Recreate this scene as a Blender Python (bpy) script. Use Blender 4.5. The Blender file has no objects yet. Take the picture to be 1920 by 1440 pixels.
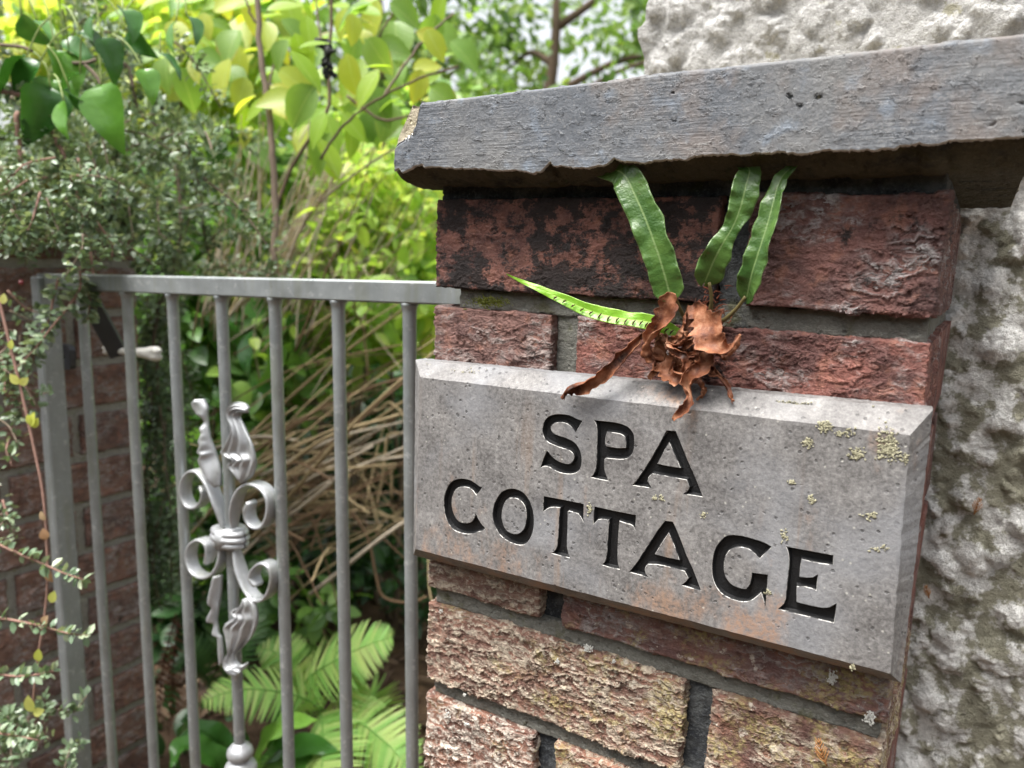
import bpy, math, random
import numpy as np
from mathutils import Vector, Matrix, Euler
from mathutils.geometry import delaunay_2d_cdt

# ------------------------------------------------------------------ camera, sky, sun, exposure
SC = bpy.context.scene
COL = SC.collection
MM = 0.001
CAM = np.array([355.05, -475.37, 21.99]); YAW, PITCH, ROLL, FPX = 0.53656, -0.15674, 0.03626, 1452.57
def _axes():
    f = np.array([-math.sin(YAW)*math.cos(PITCH), math.cos(YAW)*math.cos(PITCH), math.sin(PITCH)])
    r = np.cross(f, [0, 0, 1]); r /= np.linalg.norm(r); u = np.cross(r, f)
    c, s = math.cos(ROLL), math.sin(ROLL)
    return c*r+s*u, -s*r+c*u, f
CR, CU, CF = _axes()
cam = bpy.data.cameras.new('camera'); camo = bpy.data.objects.new('camera', cam); COL.objects.link(camo)
M = Matrix.Identity(4)
for i in range(3):
    M[i][0] = CR[i]; M[i][1] = CU[i]; M[i][2] = -CF[i]; M[i][3] = CAM[i]*MM
camo.matrix_world = M
cam.sensor_fit = 'HORIZONTAL'; cam.sensor_width = 36; cam.lens = FPX/1920*36
cam.clip_start = 0.01; cam.clip_end = 500
cam.dof.use_dof = True; cam.dof.focus_distance = 0.51; cam.dof.aperture_fstop = 7.3
SC.camera = camo

w = bpy.data.worlds.new('World'); SC.world = w; w.use_nodes = True
nt = w.node_tree; nt.nodes.clear()
SUN_EL, SUN_AZ = math.radians(68), math.radians(208)   # azimuth measured from +Y clockwise
sky = nt.nodes.new('ShaderNodeTexSky'); sky.sky_type = 'NISHITA'; sky.sun_disc = False
sky.sun_elevation = SUN_EL; sky.sun_rotation = SUN_AZ
sky.air_density = 1.0; sky.dust_density = 6.0; sky.ozone_density = 1.0
hs = nt.nodes.new('ShaderNodeHueSaturation'); hs.inputs['Saturation'].default_value = 0.22
bg = nt.nodes.new('ShaderNodeBackground'); bg.inputs['Strength'].default_value = 0.075
wo = nt.nodes.new('ShaderNodeOutputWorld')
nt.links.new(sky.outputs[0], hs.inputs['Color']); nt.links.new(hs.outputs[0], bg.inputs[0]); nt.links.new(bg.outputs[0], wo.inputs[0])
sl = bpy.data.lights.new('sun', 'SUN'); sl.energy = 1.5; sl.angle = math.radians(35); sl.color = (1, .97, .92)
so = bpy.data.objects.new('sun', sl); COL.objects.link(so)
sd = Vector((math.sin(SUN_AZ)*math.cos(SUN_EL), math.cos(SUN_AZ)*math.cos(SUN_EL), math.sin(SUN_EL)))
so.rotation_euler = sd.to_track_quat('Z', 'Y').to_euler(); so.location = (0, -3, 6)
SC.view_settings.view_transform = 'Standard'; SC.view_settings.look = 'None'
SC.view_settings.gamma = 1; SC.view_settings.use_curve_mapping = False
SC.view_settings.exposure = 2.3
SC.render.engine = 'CYCLES'
SC.cycles.max_bounces = 6; SC.cycles.transmission_bounces = 4; SC.cycles.diffuse_bounces = 4

# ------------------------------------------------------------------ helpers
R = random.Random(7); NR = np.random.default_rng(11)
def ray(x, y): return CF + CR*(x-960)/FPX + CU*(720-y)/FPX
def at(x, y, Y):                       # photograph pixel -> point on the plane at depth Y (mm)
    d = ray(x, y); return CAM + d*((Y-CAM[1])/d[1])
def ad(x, y, D): return CAM + ray(x, y)*D     # pixel at distance D along the view axis

def empty(name, loc, label=None, cat=None, group=None, kind=None):
    o = bpy.data.objects.new(name, None); COL.objects.link(o); o.empty_display_size = .02
    o.location = Vector(loc)*MM
    tag(o, label, cat, group, kind); return o
def tag(o, label=None, cat=None, group=None, kind=None):
    for k, v in (('label', label), ('category', cat), ('group', group), ('kind', kind)):
        if v: o[k] = v
    return o
def loc_of(o):
    p = Vector((0, 0, 0))
    while o is not None: p += o.location; o = o.parent
    return p
def build(name, V, F, mat, parent=None, smooth=True, tint=None, origin=None, mats=None, fmat=None):
    """one mesh object from world-space millimetres"""
    V = np.asarray(V, float)*MM
    o0 = np.array(loc_of(parent)) if parent is not None else np.zeros(3)
    og = o0 if origin is None else np.asarray(origin, float)*MM
    me = bpy.data.meshes.new(name)
    me.from_pydata((V-og).tolist(), [], [list(map(int, f)) for f in F] if not isinstance(F, list) else F)
    if smooth: me.polygons.foreach_set('use_smooth', [True]*len(me.polygons))
    for m in (mats or [mat]): me.materials.append(m)
    if fmat is not None: me.polygons.foreach_set('material_index', fmat)
    if tint is not None:
        a = me.attributes.new('tint', 'FLOAT', 'POINT'); a.data.foreach_set('value', np.asarray(tint, np.float32))
    me.update()
    o = bpy.data.objects.new(name, me); COL.objects.link(o)
    if parent is not None: o.parent = parent
    o.location = Vector(og-o0)
    return o
class MB:
    def __init__(s): s.V = []; s.F = []; s.T = []; s.n = 0
    def add(s, V, F, t=None):
        V = np.asarray(V, float); s.V.append(V)
        s.F += [[int(i)+s.n for i in f] for f in F]; s.n += len(V)
        s.T.append(np.full(len(V), 0.5 if t is None else t))
        return s
    def build(s, name, mat, parent=None, smooth=True, **k):
        return build(name, np.concatenate(s.V), s.F, mat, parent, smooth, tint=np.concatenate(s.T), **k)
def spline(pts, n):
    """Catmull-Rom resample"""
    P = np.asarray(pts, float)
    if len(P) == 2: return P[0]+(P[1]-P[0])*np.linspace(0, 1, n)[:, None]
    Q = np.vstack([2*P[0]-P[1], P, 2*P[-1]-P[-2]]); out = []
    for t in np.linspace(0, len(P)-1-1e-9, n):
        i = int(t); u = t-i; a, b, c, d = Q[i:i+4]
        out.append(.5*((2*b)+(-a+c)*u+(2*a-5*b+4*c-d)*u*u+(-a+3*b-3*c+d)*u**3))
    return np.array(out)
def frames(P, up=None):
    T = np.gradient(P, axis=0); T /= np.linalg.norm(T, axis=1)[:, None]+1e-9
    N = np.zeros_like(T); ref = np.array([0, -1, 0.]) if up is None else np.asarray(up, float)
    for i in range(len(P)):
        n = ref-T[i]*(ref@T[i]); l = np.linalg.norm(n)
        if l < 1e-3: n = np.cross(T[i], [1, .3, .2]); l = np.linalg.norm(n)
        N[i] = n/l; ref = N[i] if up is None else ref
    return T, N, np.cross(T, N)
def tube(P, r, sides=6, cap=True):
    P = np.asarray(P, float); n = len(P); r = np.broadcast_to(r, (n,))
    T, N, B = frames(P); a = np.linspace(0, 2*math.pi, sides, endpoint=False)
    V = (P[:, None]+r[:, None, None]*(N[:, None]*np.cos(a)[None, :, None]+B[:, None]*np.sin(a)[None, :, None])).reshape(-1, 3)
    F = [[i*sides+j, i*sides+(j+1) % sides, (i+1)*sides+(j+1) % sides, (i+1)*sides+j] for i in range(n-1) for j in range(sides)]
    if cap: F += [list(range(sides))[::-1], [(n-1)*sides+j for j in range(sides)]]
    return V, F
def grid_faces(nu, nv): return [[i*nv+j, i*nv+j+1, (i+1)*nv+j+1, (i+1)*nv+j] for i in range(nu-1) for j in range(nv-1)]
def box(x0, x1, y0, y1, z0, z1):
    V = [(x, y, z) for x in (x0, x1) for y in (y0, y1) for z in (z0, z1)]
    F = [[0, 1, 3, 2], [4, 6, 7, 5], [0, 4, 5, 1], [2, 3, 7, 6], [0, 2, 6, 4], [1, 5, 7, 3]]
    return np.array(V, float), F
def bevel_box(x0, x1, y0, y1, z0, z1, b):
    """box with chamfered edges"""
    V = []; idx = {}
    c = ((x0, x1), (y0, y1), (z0, z1))
    import itertools
    for k in itertools.product((0, 1), repeat=3):
        for ax in range(3):
            p = [c[i][k[i]]+(0 if i == ax else (b if k[i] == 0 else -b)) for i in range(3)]
            idx[(k, ax)] = len(V); V.append(p)
    F = []
    for ax in range(3):
        o = [i for i in range(3) if i != ax]
        for s in (0, 1):
            q = []
            for a, bb in ((0, 0), (1, 0), (1, 1), (0, 1)):
                k = [0]*3; k[ax] = s; k[o[0]] = a; k[o[1]] = bb; q.append(idx[(tuple(k), ax)])
            F.append(q)
        for a in (0, 1):
            for bb in (0, 1):
                k0 = [0]*3; k0[o[0]] = a; k0[o[1]] = bb; k1 = list(k0); k1[ax] = 1
                F.append([idx[(tuple(k0), o[0])], idx[(tuple(k1), o[0])], idx[(tuple(k1), o[1])], idx[(tuple(k0), o[1])]])
    for k in itertools.product((0, 1), repeat=3): F.append([idx[(k, 0)], idx[(k, 1)], idx[(k, 2)]])
    V = np.array(V, float); cen = V.mean(0); G = []
    for f in F:
        p = V[f]; nn = np.cross(p[1]-p[0], p[2]-p[0])
        G.append(f if nn@(p.mean(0)-cen) > 0 else f[::-1])
    return V, G
def folded(xs, zs, y0, dep, rnd=1.5):
    """a block's front and its four sides as one welded sheet; fronts at y0 looking to -Y"""
    xs = np.asarray(xs, float); zs = np.asarray(zs, float); dep = np.asarray(dep, float)
    U = [(xs[0], d) for d in dep[::-1]]+[(x, 0) for x in xs]+[(xs[-1], d) for d in dep]
    W = [(zs[0], d) for d in dep[::-1]]+[(z, 0) for z in zs]+[(zs[-1], d) for d in dep]
    nu, nv, nd = len(U), len(W), len(dep)
    u = np.array(U); v = np.array(W)
    X = np.repeat(u[:, 0], nv); DX = np.repeat(u[:, 1], nv); Zc = np.tile(v[:, 0], nu); DZ = np.tile(v[:, 1], nu)
    D = np.maximum(DX, DZ)
    e = np.minimum(np.minimum(X-xs[0], xs[-1]-X), np.minimum(Zc-zs[0], zs[-1]-Zc))
    Y = y0+D+np.where((D == 0) & (e < rnd), rnd-np.sqrt(np.maximum(rnd**2-(rnd-e)**2, 0)), 0)
    Y = np.maximum(Y, y0+np.where(D > 0, rnd, 0))
    V = np.stack([X, Y, Zc], 1)
    key = np.round(V, 3); _, first, inv = np.unique(key, axis=0, return_index=True, return_inverse=True); inv = inv.reshape(-1)
    F = []
    for i in range(nu-1):
        for j in range(nv-1):
            ui = i < nd or i >= nu-nd-1; vj = j < nd or j >= nv-nd-1
            if ui and vj: continue
            q = [inv[i*nv+j], inv[(i+1)*nv+j], inv[(i+1)*nv+j+1], inv[i*nv+j+1]]
            r = []
            for a in q:
                if int(a) not in r: r.append(int(a))
            if len(r) >= 3: F.append(r)
    return V[first], F
def lin(a, b, step): return np.linspace(a, b, max(2, int(round((b-a)/step))+1))

# ------------------------------------------------------------------ material kit
class NT:
    def __init__(s, name):
        s.m = bpy.data.materials.new(name); s.m.use_nodes = True; s.t = s.m.node_tree; s.t.nodes.clear()
        s.out = s.n('ShaderNodeOutputMaterial'); s.p = s.n('ShaderNodeBsdfPrincipled')
        s.l(s.p.outputs[0], s.out.inputs[0]); s._pos = None
    def n(s, t, **k):
        x = s.t.nodes.new(t)
        for a, b in k.items(): setattr(x, a, b)
        return x
    def l(s, a, b): s.t.links.new(a, b)
    def set(s, inp, v):
        if isinstance(v, bpy.types.NodeSocket): s.l(v, inp)
        elif v is not None:
            inp.default_value = v if not (isinstance(v, (tuple, list)) and len(v) == 3 and inp.type == 'RGBA') else (*v, 1)
    def pos(s):                                          # world position in millimetres
        if s._pos is None:
            g = s.n('ShaderNodeNewGeometry'); s._pos = s.vm('SCALE', g.outputs['Position'], 1000.0)
        return s._pos
    def vm(s, op, a, b=None):
        x = s.n('ShaderNodeVectorMath', operation=op); s.set(x.inputs[0], a)
        if op == 'SCALE': s.set(x.inputs['Scale'], b)
        elif b is not None: s.set(x.inputs[1], b)
        return x.outputs[0]
    def ma(s, op, a, b=None, c=None, clamp=False):
        x = s.n('ShaderNodeMath', operation=op, use_clamp=clamp); s.set(x.inputs[0], a)
        if b is not None: s.set(x.inputs[1], b)
        if c is not None: s.set(x.inputs[2], c)
        return x.outputs[0]
    def noise(s, vec, scale, detail=4, rough=.55, dist=0.0, off=0.0):
        x = s.n('ShaderNodeTexNoise'); s.set(x.inputs['Vector'], vec if not off else s.vm('ADD', vec, (off, off*1.7, off*.6)))
        x.inputs['Scale'].default_value = scale; x.inputs['Detail'].default_value = detail
        x.inputs['Roughness'].default_value = rough; x.inputs['Distortion'].default_value = dist
        return x.outputs['Fac']
    def voro(s, vec, scale, feature='F1', smooth=None, out='Distance', rand=1.0):
        x = s.n('ShaderNodeTexVoronoi', feature=feature); s.set(x.inputs['Vector'], vec); x.inputs['Scale'].default_value = scale
        if smooth is not None: x.inputs['Smoothness'].default_value = smooth
        x.inputs['Randomness'].default_value = rand
        return x.outputs[out]
    def mr(s, v, a, b, c=0.0, d=1.0):
        x = s.n('ShaderNodeMapRange'); s.set(x.inputs[0], v)
        for i, q in enumerate((a, b, c, d)): s.set(x.inputs[1+i], q)
        return x.outputs[0]
    def sst(s, v, a, b):
        x = s.n('ShaderNodeMapRange', interpolation_type='SMOOTHSTEP'); s.set(x.inputs[0], v)
        for i, q in enumerate((a, b, 0., 1.)): s.set(x.inputs[1+i], q)
        return x.outputs[0]
    def mix(s, f, a, b, mode='MIX'):
        x = s.n('ShaderNodeMix', data_type='RGBA', blend_type=mode); s.set(x.inputs[0], f)
        s.set(x.inputs[6], a); s.set(x.inputs[7], b); return x.outputs[2]
    def ramp(s, f, stops):
        x = s.n('ShaderNodeValToRGB'); s.set(x.inputs[0], f); e = x.color_ramp.elements
        while len(e) < len(stops): e.new(.5)
        for q, (p, c) in zip(e, stops): q.position = p; q.color = (*c, 1)
        return x.outputs[0]
    def xyz(s, v=None):
        x = s.n('ShaderNodeSeparateXYZ'); s.set(x.inputs[0], v if v is not None else s.pos()); return x.outputs
    def disp(s, h_mm, both=True):
        d = s.n('ShaderNodeDisplacement'); s.set(d.inputs['Height'], h_mm); d.inputs['Midlevel'].default_value = 0; d.inputs['Scale'].default_value = .001
        s.l(d.outputs[0], s.out.inputs['Displacement']); s.m.displacement_method = 'BOTH' if both else 'BUMP'
    def bump(s, h_mm, strength=1.0):
        b = s.n('ShaderNodeBump'); s.set(b.inputs['Height'], h_mm); b.inputs['Distance'].default_value = .001; b.inputs['Strength'].default_value = strength
        s.l(b.outputs[0], s.p.inputs['Normal'])
    def done(s, col=None, rough=.8, spec=.3, metal=0.0):
        if col is not None: s.set(s.p.inputs['Base Color'], col)
        s.set(s.p.inputs['Roughness'], rough); s.set(s.p.inputs['Specular IOR Level'], spec); s.set(s.p.inputs['Metallic'], metal)
        return s.m

def brick_mat(name, red=(.22, .075, .05), dark=(.10, .04, .035), soot=0.2, grey=.4, yellow=0.0, relief=1.0, seed=0.0, crestc=(.25, .225, .215), ss=.03):
    k = NT(name); P = k.pos(); x, y, z = k.xyz()
    st = k.vm('MULTIPLY', P, (.72, .72, 1.15))
    n1 = k.noise(st, .05, 2.5, .5, .3, off=seed); n2 = k.noise(st, .15, 2.5, .55, .5, off=seed+40)
    sv = k.ma('ADD', k.ma('MULTIPLY', z, .085), k.ma('ADD', k.ma('MULTIPLY', n1, 3.6), k.ma('MULTIPLY', n2, 2.2)))
    saw = k.ma('POWER', k.ma('SUBTRACT', 1.0, k.ma('FRACT', sv)), 1.5)
    sv2 = k.ma('ADD', k.ma('MULTIPLY', z, .16), k.ma('ADD', k.ma('MULTIPLY', n2, 3.4), k.ma('MULTIPLY', k.noise(st, .3, 2, .6, off=seed+9), 1.6)))
    saw2 = k.ma('SUBTRACT', 1.0, k.ma('FRACT', sv2))
    nzv = k.n('ShaderNodeTexNoise'); k.set(nzv.inputs['Vector'], k.vm('ADD', P, (seed, seed*2, 5))); nzv.inputs['Scale'].default_value = .14; nzv.inputs['Detail'].default_value = 3
    wv = k.vm('ADD', k.vm('MULTIPLY', P, (.62, .62, 1.2)), k.vm('SCALE', k.vm('SUBTRACT', nzv.outputs['Color'], (.5, .5, .5)), 11.0))
    vx = k.n('ShaderNodeTexVoronoi'); k.set(vx.inputs['Vector'], wv); vx.inputs['Scale'].default_value = .15
    cell = k.xyz(vx.outputs['Color'])[0]
    fine = k.noise(P, .55, 4, .7, off=seed); big = k.noise(P, .018, 3, .5, off=seed+5)
    amp = k.ma('ADD', k.ma('MULTIPLY', k.sst(k.noise(P, .03, 2, .5, off=seed+77), .32, .6), .85), .15)
    h = k.ma('ADD', k.ma('MULTIPLY', k.ma('MULTIPLY', saw, amp), 1.7*relief), k.ma('ADD', k.ma('MULTIPLY', saw2, .8*relief), k.ma('MULTIPLY', k.ma('MULTIPLY', cell, amp), 1.9*relief)))
    h = k.ma('ADD', h, k.ma('ADD', k.ma('MULTIPLY', fine, 1.1), k.ma('MULTIPLY', big, 2.4)))
    k.disp(k.ma('SUBTRACT', h, 3.6))
    col = k.mix(k.sst(n1, .35, .65), dark, red)
    col = k.mix(k.ma('MULTIPLY', k.sst(k.noise(P, .09, 4, .6, off=seed+3), .5, .7), .5), col, (.27, .125, .085))
    col = k.mix(k.ma('MULTIPLY', k.sst(fine, .45, .8), .35), col, (.30, .20, .17))
    crest = k.ma('MULTIPLY', k.sst(k.ma('ADD', k.ma('MULTIPLY', saw, .6), k.ma('ADD', k.ma('MULTIPLY', cell, .5), k.ma('MULTIPLY', saw2, .4))), .45, 1.0), k.sst(k.noise(P, .035, 4, .6, off=seed+21), .64-.4*grey, .80-.34*grey))
    col = k.mix(k.ma('MULTIPLY', crest, .88), col, k.mix(k.sst(k.noise(P, .3, 3, .6, off=seed+13), .35, .65), tuple(v*.62 for v in crestc), tuple(v*1.2 for v in crestc)))
    if yellow:
        ym = k.ma('ADD', k.noise(P, .03, 5, .65, off=seed+60), k.mr(x, 40, 330, -.12, .10))
        ym = k.ma('MULTIPLY', k.sst(ym, .66-.2*yellow, .80-.18*yellow), k.sst(k.noise(P, .35, 3, .6, off=8), .38, .6))
        col = k.mix(k.ma('MULTIPLY', ym, .72), col, k.mix(k.noise(P, .08, 3, .6, off=3), (.23, .19, .075), (.36, .31, .13)))
        col = k.mix(k.ma('MULTIPLY', k.sst(k.noise(P, .12, 4, .65, off=seed+90), .60, .70), .7), col, (.50, .45, .38))
    if soot:
        sm = k.sst(k.ma('ADD', k.noise(P, ss, 6, .68, off=seed+33), k.ma('MULTIPLY', saw2, .06)), .72-.4*soot, .82-.4*soot)
        col = k.mix(k.ma('MULTIPLY', sm, .93), col, (.018, .017, .017))
    return k.done(col, .86, .25)

def mortar_mat(name, base=(.19, .187, .165), dark=(.05, .055, .055), soot=.5, rough=1.0):
    k = NT(name); P = k.pos()
    n = k.noise(P, .05, 5, .62); f = k.noise(P, .45, 5, .75); g = k.noise(P, .14, 4, .65, off=9)
    pit = k.sst(k.voro(P, .13), .22, .08)
    h = k.ma('ADD', k.ma('MULTIPLY', f, 2.0), k.ma('ADD', k.ma('MULTIPLY', n, 4.0), k.ma('SUBTRACT', k.ma('MULTIPLY', g, 3.0), k.ma('ADD', 4.6, k.ma('MULTIPLY', pit, 1.2)))))
    k.disp(k.ma('MULTIPLY', h, rough))
    col = k.mix(k.sst(k.noise(P, .035, 5, .65, off=3), .75-.5*soot, .9-.4*soot), base, dark)
    col = k.mix(k.ma('MULTIPLY', k.sst(f, .5, .72), .6), col, tuple(min(.6, v*1.75) for v in base))
    col = k.mix(k.ma('MULTIPLY', k.sst(g, .48, .30), .6), col, tuple(v*.4 for v in base))
    col = k.mix(k.ma('MULTIPLY', k.sst(k.noise(P, .05, 4, .6, off=71), .58, .70), .6), col, (base[0]*.6, base[1]*.6, base[2]*.3))
    return k.done(col, .92, .2)

def flat_mat(name, col, rough=.6, spec=.4, metal=0., var=.25, scale=.1, bump=0.3):
    k = NT(name); P = k.pos(); n = k.noise(P, scale, 5, .6)
    c = k.mix(n, tuple(v*(1-var) for v in col), tuple(min(1, v*(1+var)) for v in col))
    if bump: k.bump(k.noise(P, scale*6, 4, .6), bump)
    return k.done(c, rough, spec, metal)

def leaf_mat(name, stops, rough=.42, trans=.45, spec=.45, rnd=False, veins=0.0):
    k = NT(name)
    if rnd: f = k.n('ShaderNodeObjectInfo').outputs['Random']
    else: f = k.n('ShaderNodeAttribute', attribute_name='tint').outputs['Fac']
    P = k.pos(); nv = k.noise(P, .05, 3, .6)
    f = k.ma('ADD', f, k.ma('MULTIPLY', k.ma('SUBTRACT', nv, .5), .35), clamp=True)
    c = k.ramp(f, stops); k.done(c, rough, spec)
    k.bump(k.noise(P, .12, 3, .6), .5)
    tr = k.n('ShaderNodeBsdfTranslucent'); k.set(tr.inputs[0], k.mix(.35, c, (.55, .75, .05), 'MULTIPLY') if False else k.mix(.5, c, k.mix(1.0, c, (2.2, 2.0, .6), 'MULTIPLY')))
    ms = k.n('ShaderNodeMixShader'); ms.inputs[0].default_value = trans
    k.l(k.p.outputs[0], ms.inputs[1]); k.l(tr.outputs[0], ms.inputs[2]); k.l(ms.outputs[0], k.out.inputs[0])
    return k.m
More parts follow.
